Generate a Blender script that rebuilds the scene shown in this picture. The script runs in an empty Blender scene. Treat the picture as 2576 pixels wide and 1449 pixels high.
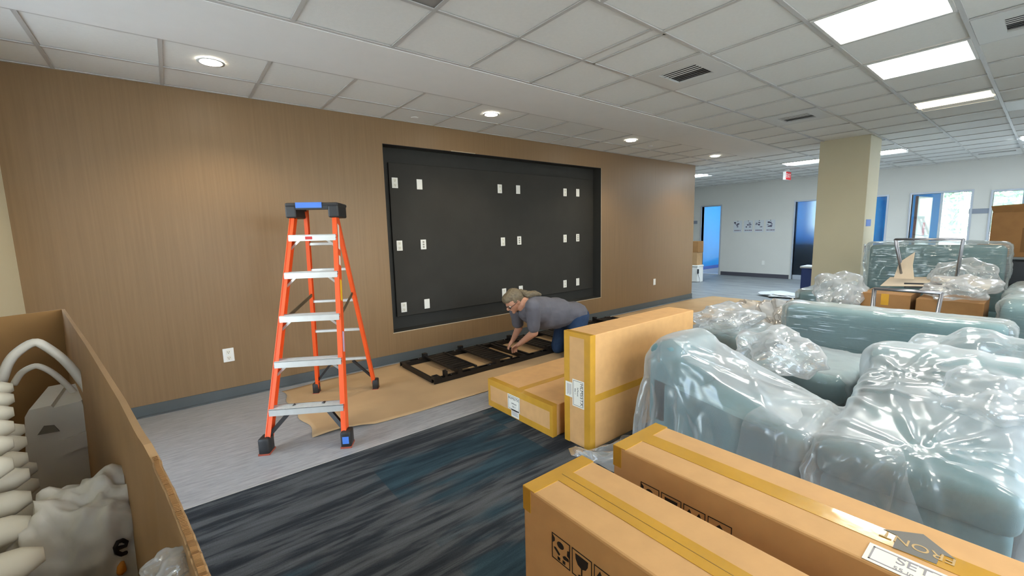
import bpy, bmesh, math, random
import numpy as np
from mathutils import Vector, Matrix, Euler, noise
random.seed(7); np.random.seed(7)
scene = bpy.context.scene
COL = scene.collection

# ------------------------------------------------------------------ camera
CAM = np.array([0.0, -4.58802, 1.45814]); YAW, PITCH, ROLL, FPX = 0.67014, -0.13006, -0.02423, 1072.39639
_f = np.array([math.sin(YAW)*math.cos(PITCH), math.cos(YAW)*math.cos(PITCH), math.sin(PITCH)])
_r0 = np.array([math.cos(YAW), -math.sin(YAW), 0.0]); _u0 = np.cross(_r0, _f)
_r = _r0*math.cos(ROLL)+_u0*math.sin(ROLL); _u = -_r0*math.sin(ROLL)+_u0*math.cos(ROLL)
cd = bpy.data.cameras.new('camera'); cam = bpy.data.objects.new('camera', cd); COL.objects.link(cam)
cd.sensor_fit = 'HORIZONTAL'; cd.sensor_width = 36.0; cd.lens = FPX/2576*36.0; cd.clip_start = 0.02; cd.clip_end = 300
m = Matrix.Identity(4)
for i in range(3):
    m[i][0], m[i][1], m[i][2], m[i][3] = _r[i], _u[i], -_f[i], CAM[i]
cam.matrix_world = m
scene.camera = cam

def at(u, v, x=None, y=None, z=None):
    """photo pixel -> the point of that ray on a known plane"""
    d = _f+_r*(u-1288)/FPX-_u*(v-724.5)/FPX
    i, c = (0, x) if x is not None else (1, y) if y is not None else (2, z)
    return Vector(CAM+d*(c-CAM[i])/d[i])

# ------------------------------------------------------------------ world, sun, exposure
vs = scene.view_settings
vs.view_transform = 'Standard'; vs.look = 'None'; vs.gamma = 1.0; vs.use_curve_mapping = False
vs.exposure = 0.15
world = bpy.data.worlds.new('World'); scene.world = world; world.use_nodes = True
wn = world.node_tree.nodes; wl = world.node_tree.links
sky = wn.new('ShaderNodeTexSky'); sky.sky_type = 'NISHITA'; sky.sun_disc = False
sky.sun_elevation = math.radians(42); sky.sun_rotation = math.radians(120); sky.dust_density = 1.5
wn['Background'].inputs['Strength'].default_value = 2.1
hs = wn.new('ShaderNodeHueSaturation'); hs.inputs['Saturation'].default_value = .55   # bright hazy sky
wl.new(sky.outputs[0], hs.inputs['Color']); wl.new(hs.outputs[0], wn['Background'].inputs['Color'])
sd = bpy.data.lights.new('sun', 'SUN'); sd.energy = 5.0; sd.angle = math.radians(1.0); sd.color = (1, .95, .86)
so = bpy.data.objects.new('sun', sd); COL.objects.link(so)
so.rotation_euler = Vector((-.70, .38, -.62)).to_track_quat('-Z', 'Y').to_euler()

PANEL_E, TROF_E, DOWN_E, SPOT_W = 27.0, 95.0, 60.0, 44.0

# ------------------------------------------------------------------ materials
MATS = {}
def srgb(r, g, b):
    f = lambda c: c/12.92 if c <= .04045 else ((c+.055)/1.055)**2.4
    return (f(r/255), f(g/255), f(b/255), 1)
def nodes(name):
    mt = bpy.data.materials.new(name); mt.use_nodes = True
    nt = mt.node_tree
    return mt, nt, nt.nodes['Principled BSDF']
def setp(b, **k):
    for a, v in k.items(): b.inputs[a].default_value = v
def mat(name, col, rough=.6, spec=.5, metal=0, var=.0, vscale=8, vstretch=(1, 1, 1), bump=0, bscale=60, coat=0, col2=None, detail=4):
    """principled with a little noise in colour and relief"""
    if name in MATS: return MATS[name]
    mt, nt, b = nodes(name)
    setp(b, Roughness=rough, Metallic=metal); b.inputs['Specular IOR Level'].default_value = spec
    b.inputs['Coat Weight'].default_value = coat
    b.inputs['Base Color'].default_value = col
    tc = nt.nodes.new('ShaderNodeTexCoord'); mp = nt.nodes.new('ShaderNodeMapping'); mp.inputs['Scale'].default_value = vstretch
    nt.links.new(tc.outputs['Object'], mp.inputs[0])
    if var or col2:
        nz = nt.nodes.new('ShaderNodeTexNoise'); nz.inputs['Scale'].default_value = vscale; nz.inputs['Detail'].default_value = detail
        nt.links.new(mp.outputs[0], nz.inputs['Vector'])
        cr = nt.nodes.new('ShaderNodeValToRGB'); c = col[:3]
        c2 = col2[:3] if col2 else [x*(1-var) for x in c]; c1 = c if col2 else [min(1, x*(1+var)) for x in c]
        cr.color_ramp.elements[0].position = .32; cr.color_ramp.elements[1].position = .68
        cr.color_ramp.elements[0].color = (*c2, 1); cr.color_ramp.elements[1].color = (*c1, 1)
        nt.links.new(nz.outputs[0], cr.inputs[0]); nt.links.new(cr.outputs[0], b.inputs['Base Color'])
    if bump:
        n2 = nt.nodes.new('ShaderNodeTexNoise'); n2.inputs['Scale'].default_value = bscale; n2.inputs['Detail'].default_value = 3
        nt.links.new(mp.outputs[0], n2.inputs['Vector'])
        bp = nt.nodes.new('ShaderNodeBump'); bp.inputs['Strength'].default_value = bump; bp.inputs['Distance'].default_value = .01
        nt.links.new(n2.outputs[0], bp.inputs['Height']); nt.links.new(bp.outputs[0], b.inputs['Normal'])
    MATS[name] = mt
    return mt
def emis(name, col, s):
    if name in MATS: return MATS[name]
    mt, nt, b = nodes(name)
    setp(b, Roughness=.5); b.inputs['Base Color'].default_value = (.8, .8, .8, 1)
    b.inputs['Emission Color'].default_value = (*col[:3], 1); b.inputs['Emission Strength'].default_value = s
    MATS[name] = mt
    return mt
def film(name, dens=.3, tint=(.86, .9, .93), rough=.18, wr=.25, wscale=9, stretch=(1, 1, 1), gloss=.5):
    """thin polythene: clear film with a milky share, glossy skin and fine creases"""
    mt = bpy.data.materials.new(name); mt.use_nodes = True
    nt = mt.node_tree; nt.nodes.clear(); N = nt.nodes.new; L = nt.links.new
    out = N('ShaderNodeOutputMaterial'); tr = N('ShaderNodeBsdfTransparent'); tr.inputs[0].default_value = (.96, .98, .98, 1)
    df = N('ShaderNodeBsdfDiffuse'); df.inputs[0].default_value = (*tint, 1)
    tl = N('ShaderNodeBsdfTranslucent'); tl.inputs[0].default_value = (*tint, 1)
    gl = N('ShaderNodeBsdfGlossy'); gl.inputs['Roughness'].default_value = rough; gl.inputs[0].default_value = (.95, .97, 1, 1)
    tc = N('ShaderNodeTexCoord'); mp = N('ShaderNodeMapping'); mp.inputs['Scale'].default_value = stretch; L(tc.outputs['Object'], mp.inputs[0])
    nz = N('ShaderNodeTexNoise'); nz.inputs['Scale'].default_value = wscale; nz.inputs['Detail'].default_value = 5; nz.inputs['Distortion'].default_value = .6
    nz.noise_type = 'RIDGED_MULTIFRACTAL'; L(mp.outputs[0], nz.inputs['Vector'])
    bp = N('ShaderNodeBump'); bp.inputs['Strength'].default_value = wr; bp.inputs['Distance'].default_value = .012; L(nz.outputs[0], bp.inputs['Height'])
    for n in (df, tl, gl): L(bp.outputs[0], n.inputs['Normal'])
    m1 = N('ShaderNodeMixShader'); m1.inputs[0].default_value = .4; L(df.outputs[0], m1.inputs[1]); L(tl.outputs[0], m1.inputs[2])
    lw = N('ShaderNodeLayerWeight'); lw.inputs[0].default_value = .45
    ma = N('ShaderNodeMath'); ma.operation = 'MULTIPLY_ADD'; ma.inputs[1].default_value = .45; ma.inputs[2].default_value = dens; ma.use_clamp = True
    L(lw.outputs['Facing'], ma.inputs[0])
    m2 = N('ShaderNodeMixShader'); L(ma.outputs[0], m2.inputs[0]); L(tr.outputs[0], m2.inputs[1]); L(m1.outputs[0], m2.inputs[2])
    fr = N('ShaderNodeFresnel'); fr.inputs[0].default_value = 1.5; L(bp.outputs[0], fr.inputs['Normal'])
    fm = N('ShaderNodeMath'); fm.operation = 'MULTIPLY_ADD'; fm.inputs[1].default_value = gloss; fm.inputs[2].default_value = .03; fm.use_clamp = True; L(fr.outputs[0], fm.inputs[0])
    m3 = N('ShaderNodeMixShader'); L(fm.outputs[0], m3.inputs[0]); L(m2.outputs[0], m3.inputs[1]); L(gl.outputs[0], m3.inputs[2])
    L(m3.outputs[0], out.inputs[0])
    MATS[name] = mt
    return mt

# wood-look laminate of the feature wall: fine upright grain
def wood_wall():
    mt, nt, b = nodes('wood_laminate')
    tc = nt.nodes.new('ShaderNodeTexCoord'); mp = nt.nodes.new('ShaderNodeMapping'); mp.inputs['Scale'].default_value = (34, 34, .7)
    nz = nt.nodes.new('ShaderNodeTexNoise'); nz.inputs['Scale'].default_value = 1.6; nz.inputs['Detail'].default_value = 6; nz.inputs['Roughness'].default_value = .65
    nt.links.new(tc.outputs['Object'], mp.inputs[0]); nt.links.new(mp.outputs[0], nz.inputs[0])
    cr = nt.nodes.new('ShaderNodeValToRGB')
    cr.color_ramp.elements[0].position = .3; cr.color_ramp.elements[0].color = srgb(125, 99, 68)
    cr.color_ramp.elements[1].position = .72; cr.color_ramp.elements[1].color = srgb(134, 107, 75)
    nt.links.new(nz.outputs[0], cr.inputs[0]); nt.links.new(cr.outputs[0], b.inputs['Base Color'])
    setp(b, Roughness=.42); b.inputs['Specular IOR Level'].default_value = .38
    MATS['wood'] = mt; return mt
WOOD = wood_wall()

def streak_floor(name, c1, c2, scale, rough, bump=0.0):
    mt, nt, b = nodes(name)
    tc = nt.nodes.new('ShaderNodeTexCoord'); mp = nt.nodes.new('ShaderNodeMapping'); mp.inputs['Scale'].default_value = scale
    nz = nt.nodes.new('ShaderNodeTexNoise'); nz.inputs['Scale'].default_value = 1; nz.inputs['Detail'].default_value = 7; nz.inputs['Roughness'].default_value = .7
    nt.links.new(tc.outputs['Object'], mp.inputs[0]); nt.links.new(mp.outputs[0], nz.inputs[0])
    cr = nt.nodes.new('ShaderNodeValToRGB'); cr.color_ramp.elements[0].position = .33; cr.color_ramp.elements[1].position = .67
    cr.color_ramp.elements[0].color = c1; cr.color_ramp.elements[1].color = c2
    nt.links.new(nz.outputs[0], cr.inputs[0]); nt.links.new(cr.outputs[0], b.inputs['Base Color'])
    setp(b, Roughness=rough); MATS[name] = mt
    return mt
VINYL = streak_floor('grey_vinyl', srgb(134, 135, 136), srgb(168, 169, 170), (7, 46, 7), .38)
VINYL_FAR = streak_floor('grey_vinyl_far', srgb(112, 118, 122), srgb(146, 152, 156), (5, 1.2, 5), .5)

def carpet_mat():
    mt, nt, b = nodes('carpet_planks'); N = nt.nodes.new; L = nt.links.new
    tc = N('ShaderNodeTexCoord'); mp = N('ShaderNodeMapping'); mp.inputs['Scale'].default_value = (1.0, 10, 1); mp.inputs['Rotation'].default_value = (0, 0, 0.03)
    L(tc.outputs['Object'], mp.inputs[0])
    n1 = N('ShaderNodeTexNoise'); n1.inputs['Scale'].default_value = 1.35; n1.inputs['Detail'].default_value = 5; n1.inputs['Roughness'].default_value = .62; n1.inputs['Distortion'].default_value = .35
    L(mp.outputs[0], n1.inputs[0])
    cr = N('ShaderNodeValToRGB'); e = cr.color_ramp.elements
    e[0].position = .36; e[0].color = srgb(40, 43, 47); e[1].position = .62; e[1].color = srgb(82, 85, 87)
    x = e.new(.46); x.color = srgb(50, 54, 58); x = e.new(.52); x.color = srgb(70, 73, 75)
    L(n1.outputs[0], cr.inputs[0])
    ct = N('ShaderNodeValToRGB'); e = ct.color_ramp.elements
    e[0].position = .36; e[0].color = srgb(34, 47, 55); e[1].position = .62; e[1].color = srgb(52, 72, 80)
    L(n1.outputs[0], ct.inputs[0])
    # teal planks: random cells 1 m by 0.25 m, edges broken up by the streaks
    mp2 = N('ShaderNodeMapping'); mp2.inputs['Scale'].default_value = (1.0, 4.0, 1); mp2.inputs['Location'].default_value = (.15, .4, 0); L(tc.outputs['Object'], mp2.inputs[0])
    sn = N('ShaderNodeVectorMath'); sn.operation = 'FLOOR'; L(mp2.outputs[0], sn.inputs[0])
    wnz = N('ShaderNodeTexWhiteNoise'); L(sn.outputs[0], wnz.inputs[0])
    mp3 = N('ShaderNodeMapping'); mp3.inputs['Scale'].default_value = (.8, 3.2, 1); L(tc.outputs['Object'], mp3.inputs[0])
    n3 = N('ShaderNodeTexNoise'); n3.inputs['Scale'].default_value = 1.1; n3.inputs['Detail'].default_value = 4; L(mp3.outputs[0], n3.inputs[0])
    ad = N('ShaderNodeMath'); ad.operation = 'MULTIPLY_ADD'; ad.inputs[1].default_value = .35; L(wnz.outputs[0], ad.inputs[0]); L(n3.outputs[0], ad.inputs[2])
    mr = N('ShaderNodeMapRange'); mr.inputs[1].default_value = .70; mr.inputs[2].default_value = .78; L(ad.outputs[0], mr.inputs[0])
    mx = N('ShaderNodeMix'); mx.data_type = 'RGBA'; L(mr.outputs[0], mx.inputs[0]); L(cr.outputs[0], mx.inputs[6]); L(ct.outputs[0], mx.inputs[7])
    # pile speckle
    n4 = N('ShaderNodeTexNoise'); n4.inputs['Scale'].default_value = 160; n4.inputs['Detail'].default_value = 2; L(tc.outputs['Object'], n4.inputs[0])
    mm = N('ShaderNodeMapRange'); mm.inputs[3].default_value = .75; mm.inputs[4].default_value = 1.25; L(n4.outputs[0], mm.inputs[0])
    mu = N('ShaderNodeMix'); mu.data_type = 'RGBA'; mu.blend_type = 'MULTIPLY'; mu.inputs[0].default_value = 1; L(mx.outputs[2], mu.inputs[6]); L(mm.outputs[0], mu.inputs[7])
    L(mu.outputs[2], b.inputs['Base Color']); setp(b, Roughness=.95); b.inputs['Specular IOR Level'].default_value = .1
    bp = N('ShaderNodeBump'); bp.inputs['Strength'].default_value = .5; bp.inputs['Distance'].default_value = .004; L(n4.outputs[0], bp.inputs['Height']); L(bp.outputs[0], b.inputs['Normal'])
    MATS['carpet'] = mt; return mt
CARPET = carpet_mat()

PAINT = mat('white_paint', srgb(205, 205, 200), .6, var=.02, vscale=2)
PAINT_CREAM = mat('cream_paint', srgb(200, 194, 168), .6, var=.02, vscale=2)
BLUE = mat('blue_paint', srgb(8, 160, 232), .55, var=.02, vscale=2)
NICHE = mat('niche_black_paint', srgb(52, 52, 50), .7, spec=.2, var=.06, vscale=5)
BASEB = mat('slate_vinyl_base', srgb(76, 82, 84), .45, var=.04)
TILE = mat('mineral_tile', srgb(228, 228, 224), .9, var=.015, vscale=40, bump=.12, bscale=220)
TILE_GREY = mat('grey_panel', srgb(140, 136, 132), .8, var=.02)
TBAR = mat('white_enamel', srgb(190, 188, 184), .35)
GYP = mat('gypsum_paint', srgb(228, 227, 224), .8, var=.01)
METAL_W = mat('white_metal', srgb(212, 212, 208), .4)
DARKV = mat('duct_dark', srgb(26, 26, 30), .7)
CARD = mat('cardboard', srgb(202, 157, 102), .75, var=.05, vscale=14, bump=.05, bscale=30, vstretch=(1, 1, 1))
CARD2 = mat('cardboard_brown', srgb(146, 106, 62), .78, var=.06, vscale=12)
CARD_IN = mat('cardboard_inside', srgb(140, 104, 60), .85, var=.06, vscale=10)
CARD_W = mat('cardboard_pale_inside', srgb(172, 138, 98), .8, var=.06, vscale=9)
TAPE = mat('tan_packing_tape', srgb(196, 148, 52), .16, var=.07, vscale=9, coat=.5, bump=.12, bscale=16)
PAPER = mat('kraft_paper', srgb(180, 150, 110), .8, var=.06, vscale=3, bump=.2, bscale=7)
WHITE = mat('white_plastic', srgb(226, 226, 222), .4)
LABELW = mat('label_paper', srgb(226, 224, 212), .55)
INK = mat('black_ink', srgb(30, 24, 20), .7)
INKG = mat('grey_ink', srgb(112, 110, 104), .7)
INKP = mat('pale_grey_ink', srgb(150, 146, 148), .7)
ORANGE = mat('orange_fibreglass', srgb(226, 84, 30), .42, var=.05, vscale=6)
ALU = mat('aluminium', srgb(208, 208, 204), .38, metal=.55, var=.04, vscale=20)
STEEL = mat('grey_steel', srgb(150, 152, 158), .3, metal=.9)
BLACKP = mat('black_plastic', srgb(32, 31, 32), .5, var=.1)
BLACKM = mat('black_steel', srgb(22, 20, 19), .42, metal=.2)
BLUETAPE = mat('blue_painters_tape', srgb(72, 120, 205), .6, var=.06)
RED = mat('red_print', srgb(190, 40, 36), .5)
YEL = mat('yellow_print', srgb(226, 190, 40), .5)
STRAP = mat('olive_strap', srgb(84, 70, 48), .8)
TEAL = mat('pale_teal_fabric', srgb(100, 132, 138), .9, var=.05, vscale=60, bump=.15, bscale=300)
DARKG = mat('dark_grey_laminate', srgb(40, 44, 50), .5)
BLUEBIN = mat('navy_plastic', srgb(22, 52, 116), .45)
FOAM = mat('white_foam', srgb(214, 206, 186), .7, var=.03, vscale=30)
BAGW = mat('white_bag_plastic', srgb(206, 200, 188), .42, var=.04, vscale=12)
SKIN = mat('skin', srgb(196, 146, 120), .55, var=.04, vscale=30)
HAIR = mat('grey_brown_hair', srgb(108, 96, 76), .6, var=.3, vscale=30, vstretch=(.5, 3, 3))
SHIRT = mat('grey_cotton', srgb(98, 98, 106), .9, var=.05, vscale=12, bump=.15, bscale=24)
JEAN = mat('denim', srgb(34, 58, 90), .9, var=.12, vscale=18, bump=.15, bscale=80)
FILM = film('polythene_cover', .17, wr=.22, wscale=4, tint=(.84, .87, .89))
FILM_T = film('tight_stretch_film', .12, tint=(.80, .86, .86), rough=.16, wr=.7, wscale=9, stretch=(1.2, .45, 4.0), gloss=.6)
FILM_C = film('crumpled_clear_bag', .13, wr=.25, wscale=7, gloss=.6, rough=.16, tint=(.86, .88, .90))
FILM_CREAM = film('cream_sheet', .62, tint=(.86, .80, .73), wr=.3, wscale=5)
GLASS = film('window_glass', .015, wr=0, rough=.02, gloss=.9)

# ------------------------------------------------------------------ mesh helpers
def link(o, parent=None):
    COL.objects.link(o)
    if parent: o.parent = parent
    return o
def new_obj(name, me, mt=None, parent=None, loc=None, rot=None):
    o = bpy.data.objects.new(name, me)
    if mt is not None and len(me.materials) == 0: me.materials.append(mt)
    link(o, parent)
    if loc is not None: o.location = loc
    if rot is not None: o.rotation_euler = rot
    return o
def tag(o, label, cat, group=None):
    o['label'] = label; o['category'] = cat
    if group: o['group'] = group
    return o
def thing(name, label, cat, loc=(0, 0, 0), rz=0, group=None):
    o = bpy.data.objects.new(name, None); o.empty_display_size = .05; COL.objects.link(o)
    o.location = loc; o.rotation_euler = (0, 0, rz)
    return tag(o, label, cat, group)
def struct(name, me, mt, parent=None):
    o = new_obj(name, me, mt, parent)
    if not parent: o['kind'] = 'structure'
    return o
class MB:
    """collects shapes into one mesh"""
    def __init__(s): s.bm = bmesh.new()
    def box(s, lo, hi, bev=0.0, seg=1, M=None):
        lo = Vector(lo); hi = Vector(hi); c = (lo+hi)/2; d = hi-lo
        r = bmesh.ops.create_cube(s.bm, size=1.0); vs_ = r['verts']
        for v in vs_: v.co = Vector((v.co.x*d.x, v.co.y*d.y, v.co.z*d.z))+c
        if bev > 0:
            es = list({e for v in vs_ for e in v.link_edges})
            r = bmesh.ops.bevel(s.bm, geom=es, offset=min(bev, min(d)*.49), segments=seg, affect='EDGES', profile=.5)
            vs_ = list({v for f in r['faces'] for v in f.verts} | set(v for v in vs_ if v.is_valid))
        if M is not None:
            for v in vs_: v.co = M @ v.co
        return s
    def quad(s, *pts):
        s.bm.faces.new([s.bm.verts.new(p) for p in pts]); return s
    def poly(s, pts): return s.quad(*pts)
    def prism(s, pts, vec):
        """polygon extruded by vec"""
        vec = Vector(vec); a = [s.bm.verts.new(Vector(p)) for p in pts]; b = [s.bm.verts.new(Vector(p)+vec) for p in pts]
        s.bm.faces.new(a); s.bm.faces.new(b[::-1])
        for i in range(len(a)):
            j = (i+1) % len(a); s.bm.faces.new([a[i], b[i], b[j], a[j]])
        return s
    def bar(s, p, q, w, h, up=(0, 0, 1)):
        """rectangular bar from p to q"""
        p, q = Vector(p), Vector(q); d = (q-p).normalized(); sx = d.cross(Vector(up))
        if sx.length < 1e-4: sx = d.cross(Vector((1, 0, 0)))
        sx.normalize(); sy = sx.cross(d)
        r = [p+sx*a*w/2+sy*b*h/2 for a, b in ((-1, -1), (1, -1), (1, 1), (-1, 1))]
        return s.prism(r, q-p)
    def tube(s, pts, rad, n=10, closed=False, cap=True):
        pts = [Vector(p) for p in pts]; rings = []; m_ = len(pts)
        rr = rad if hasattr(rad, '__len__') else [rad]*m_
        t0 = (pts[1]-pts[0]).normalized(); up = Vector((0, 0, 1)) if abs(t0.z) < .9 else Vector((1, 0, 0))
        nrm = t0.cross(up).normalized()
        for i in range(m_):
            if closed: t = (pts[(i+1) % m_]-pts[i-1])
            else: t = pts[min(i+1, m_-1)]-pts[max(i-1, 0)]
            t.normalize(); nrm = (nrm-t*nrm.dot(t)).normalized(); bn = t.cross(nrm)
            rings.append([s.bm.verts.new(pts[i]+(nrm*math.cos(a)+bn*math.sin(a))*rr[i]) for a in [2*math.pi*k/n for k in range(n)]])
        for i in range(m_ if closed else m_-1):
            A, B = rings[i], rings[(i+1) % m_]
            for k in range(n): s.bm.faces.new([A[k], A[(k+1) % n], B[(k+1) % n], B[k]])
        if cap and not closed: s.bm.faces.new(rings[0][::-1]); s.bm.faces.new(rings[-1])
        return s
    def lathe(s, prof, c=(0, 0, 0), n=24, axis='z'):
        c = Vector(c); rings = []
        for r_, z in prof:
            rings.append([s.bm.verts.new(c+Vector((r_*math.cos(2*math.pi*k/n), r_*math.sin(2*math.pi*k/n), z))) for k in range(n)])
        for A, B in zip(rings, rings[1:]):
            for k in range(n): s.bm.faces.new([A[k], A[(k+1) % n], B[(k+1) % n], B[k]])
        if prof[0][0] > 1e-5: s.bm.faces.new(rings[0][::-1])
        if prof[-1][0] > 1e-5: s.bm.faces.new(rings[-1])
        return s
    def ell(s, c, r, M=None, u=16, v=10):
        q = bmesh.ops.create_uvsphere(s.bm, u_segments=u, v_segments=v, radius=1)
        for w in q['verts']:
            p = Vector((w.co.x*r[0], w.co.y*r[1], w.co.z*r[2]))
            if M is not None: p = M @ p
            w.co = p+Vector(c)
        return s
    def cap(s, p, q, r1, r2, n=14):
        """tapered capsule"""
        p, q = Vector(p), Vector(q)
        s.tube([p, q], [r1, r2], n); s.ell(p, (r1,)*3, u=n, v=8); s.ell(q, (r2,)*3, u=n, v=8)
        return s
    def mesh(s, name='m', smooth=False, weld=False):
        if weld: bmesh.ops.remove_doubles(s.bm, verts=s.bm.verts, dist=1e-5)
        bmesh.ops.recalc_face_normals(s.bm, faces=s.bm.faces)
        me = bpy.data.meshes.new(name); s.bm.to_mesh(me); s.bm.free()
        if smooth:
            for p in me.polygons: p.use_smooth = True
        return me
    def build(s, name, mt, parent=None, smooth=False, loc=None, rot=None, weld=False):
        return new_obj(name, s.mesh(name, smooth, weld), mt, parent, loc, rot)
def bx(name, lo, hi, mt, parent=None, bev=0.0, seg=1, smooth=False, loc=None, rot=None):
    return MB().box(lo, hi, bev, seg).build(name, mt, parent, smooth, loc, rot)
TMP = bpy.data.scenes.new('scratch')
def evaluated_mesh(o):
    TMP.collection.objects.link(o)
    with bpy.context.temp_override(scene=TMP, view_layer=TMP.view_layers[0]): dg = bpy.context.evaluated_depsgraph_get()
    me = bpy.data.meshes.new_from_object(o.evaluated_get(dg)); TMP.collection.objects.unlink(o); return me
def text_mesh(txt, size, mt, parent, M, name='lettering', depth=.0004, align='CENTER'):
    cu = bpy.data.curves.new('txt', 'FONT'); cu.body = txt; cu.size = size; cu.extrude = depth; cu.align_x = align; cu.align_y = 'CENTER'
    o = bpy.data.objects.new('txt', cu); me = evaluated_mesh(o)
    bpy.data.objects.remove(o); bpy.data.curves.remove(cu); me.transform(M); me.materials.clear(); me.name = 'lettering'
    return new_obj(name, me, mt, parent)
def frameM(o, ex, ey):
    """matrix whose x,y axes are ex,ey at origin o"""
    ex = Vector(ex).normalized(); ey = Vector(ey).normalized(); ez = ex.cross(ey)
    M = Matrix.Identity(4)
    for i in range(3): M[i][0], M[i][1], M[i][2], M[i][3] = ex[i], ey[i], ez[i], o[i]
    return M
def copy_tree(o, parent=None, loc=None, rot=None):
    c = o.copy(); COL.objects.link(c)
    if parent is not None: c.parent = parent
    if loc is not None: c.location = loc
    if rot is not None: c.rotation_euler = rot
    for ch in list(o.children):
        k = copy_tree(ch, c)
    return c

# ================================================================== SHELL
H = 2.704
XL, XF, YB = -0.87, 13.2, -7.2       # left wall, far wall, wall behind the camera
XE = 8.43                            # end of the feature wall
YV = -1.775                          # vinyl / carpet joint
YN = 4.2                             # north end of the far bay
# floors
fb = MB(); fb.box((XL-.2, YB-.2, -.12), (17.2, YN+.2, -.012)); struct('floor', fb.mesh(), mat('screed', srgb(90, 90, 90), .9))
FLOOR = bpy.data.objects['floor']
bx('carpet', (XL, YB, -.012), (7.3, YV, 0), CARPET, FLOOR)
bx('vinyl', (XL, YV+.006, -.012), (7.3, 0, 0), VINYL, FLOOR)
bx('vinyl_strip', (7.3, YB, -.012), (17.0, YN, 0), VINYL_FAR, FLOOR)
bx('edge_strip', (XL, YV, -.012), (7.3, YV+.006, .0015), ALU, FLOOR)

# feature wall with niche
nx1, nx2, nz1, nz2, ND = 1.895, 5.518, .349, 2.443, .16
w = MB(); T = .30
w.box((XL-.2, 0, 0), (nx1, T, H+.1)).box((nx2, 0, 0), (XE, T, H+.1)).box((nx1, 0, 0), (nx2, T, nz1)).box((nx1, 0, nz2), (nx2, T, H+.1))
WALLF = struct('wall_front', w.mesh(), WOOD)
lin = MB(); e = .004
lin.box((nx1, -.001, nz1), (nx1+e, ND, nz2)).box((nx2-e, -.001, nz1), (nx2, ND, nz2)).box((nx1+e, -.001, nz1), (nx2-e, ND, nz1+e)).box((nx1+e, -.001, nz2-e), (nx2-e, ND, nz2)).box((nx1, ND, nz1), (nx2, T-.02, nz2))
lin.build('niche_lining', NICHE, WALLF)
# plywood backing board set proud in the niche, painted the same black
bx('backing_board', (nx1+.11, ND-.03, nz1+.15), (nx2-.08, ND, nz2-.17), mat('black_board', srgb(52, 51, 48), .65, spec=.2, var=.07, vscale=4), WALLF, bev=.003)
# thin white unpainted edge around the cut-out
ed = MB()
ed.box((nx1-.006, -.002, nz1-.007), (nx2+.006, .0, nz1)).box((nx2, -.002, nz1), (nx2+.007, .0, nz2)).box((2.75, -.002, nz2), (3.1, 0, nz2+.006))
ed.build('raw_edge', mat('raw_edge', srgb(200, 186, 160), .7), WALLF)
# base board
struct('baseboard_front', MB().box((XL, -.008, 0), (XE+.008, 0, .10)).box((XL, -.022, 0), (XE, -.008, .012)).mesh(), BASEB)
# other walls
struct('wall_left', MB().box((XL-.2, YB, 0), (XL, -2.5, H+.1)).box((XL-.2, -2.5, 0), (XL, -.6, .12)).box((XL-.2, -2.5, 2.6), (XL, -.6, H+.1)).box((XL-.2, -.6, 0), (XL, 0, H+.1)).mesh(), PAINT_CREAM)
fr = MB().box((XL-.12, -2.5, .12), (XL, -2.45, 2.6)).box((XL-.12, -.65, .12), (XL, -.6, 2.6)).box((XL-.12, -2.45, .12), (XL, -.65, .17)).box((XL-.12, -2.45, 2.55), (XL, -.65, 2.6))
for k in range(1, 2): fr.box((XL-.1, -2.5+1.9*k/2-.03, .17), (XL-.03, -2.5+1.9*k/2+.03, 2.55))
o = struct('window_12', fr.mesh(), mat('white_frame', srgb(230, 234, 236), .4))  # unseen window added for cool daylight from the left
for k in range(2): bx('pane', (XL-.07, -2.5+1.9*k/2+.031, .17), (XL-.064, -2.5+1.9*(k+1)/2-.031, 2.55), GLASS, o)
wb = MB(); yb0, yb1 = YB-.2, YB
cuts = [(-.6, 1.8), (2.1, 4.5), (9.8, 12.6)]; xp = XL-.2  # unseen windows, placed to let daylight in from behind the camera
for a, b in cuts: wb.box((xp, yb0, 0), (a, yb1, H+.1)).box((a, yb0, 0), (b, yb1, .2)).box((a, yb0, 2.6), (b, yb1, H+.1)); xp = b
wb.box((xp, yb0, 0), (XF, yb1, H+.1)); struct('wall_back', wb.mesh(), PAINT)
struct('wall_bay', MB().box((XE-.15, T, 0), (XE, YN, H+.1)).mesh(), PAINT)
struct('wall_north', MB().box((XE-.15, YN, 0), (17.0, YN+.15, H+.1)).mesh(), PAINT)
# far wall with its openings (y0, y1, z0, z1)
OPEN = {'door_1': (1.74, 2.33, 0, 2.10), 'door_2': (-.95, -.26, 0, 2.08), 'window_1': (-2.13, -1.72, .25, 2.08), 'window_2': (-3.48, -2.56, .25, 2.08), 'window_3': (-5.1, -3.79, .25, 2.04)}
ww = MB(); ys = sorted([(v[0], v[1], v[2], v[3]) for v in OPEN.values()]); yp = YB
for a, b, z0, z1 in ys:
    ww.box((XF, yp, 0), (XF+.14, a, H+.1)); ww.box((XF, a, z1), (XF+.14, b, H+.1))
    if z0 > 0: ww.box((XF, a, 0), (XF+.14, b, z0))
    yp = b
ww.box((XF, yp, 0), (XF+.14, YN, H+.1)); struct('wall_far', ww.mesh(), PAINT)
bb = MB(); yp = YB
for a, b in [(YB, -.95-.07), (-.26+.07, 1.74-.07), (2.33+.07, YN)]: bb.box((XF-.012, a, 0), (XF, b, .11))
struct('baseboard_far', bb.mesh(), mat('dark_base', srgb(70, 70, 80), .5))
FRAMEM = mat('satin_frame', srgb(176, 184, 196), .4, metal=.3)
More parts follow.
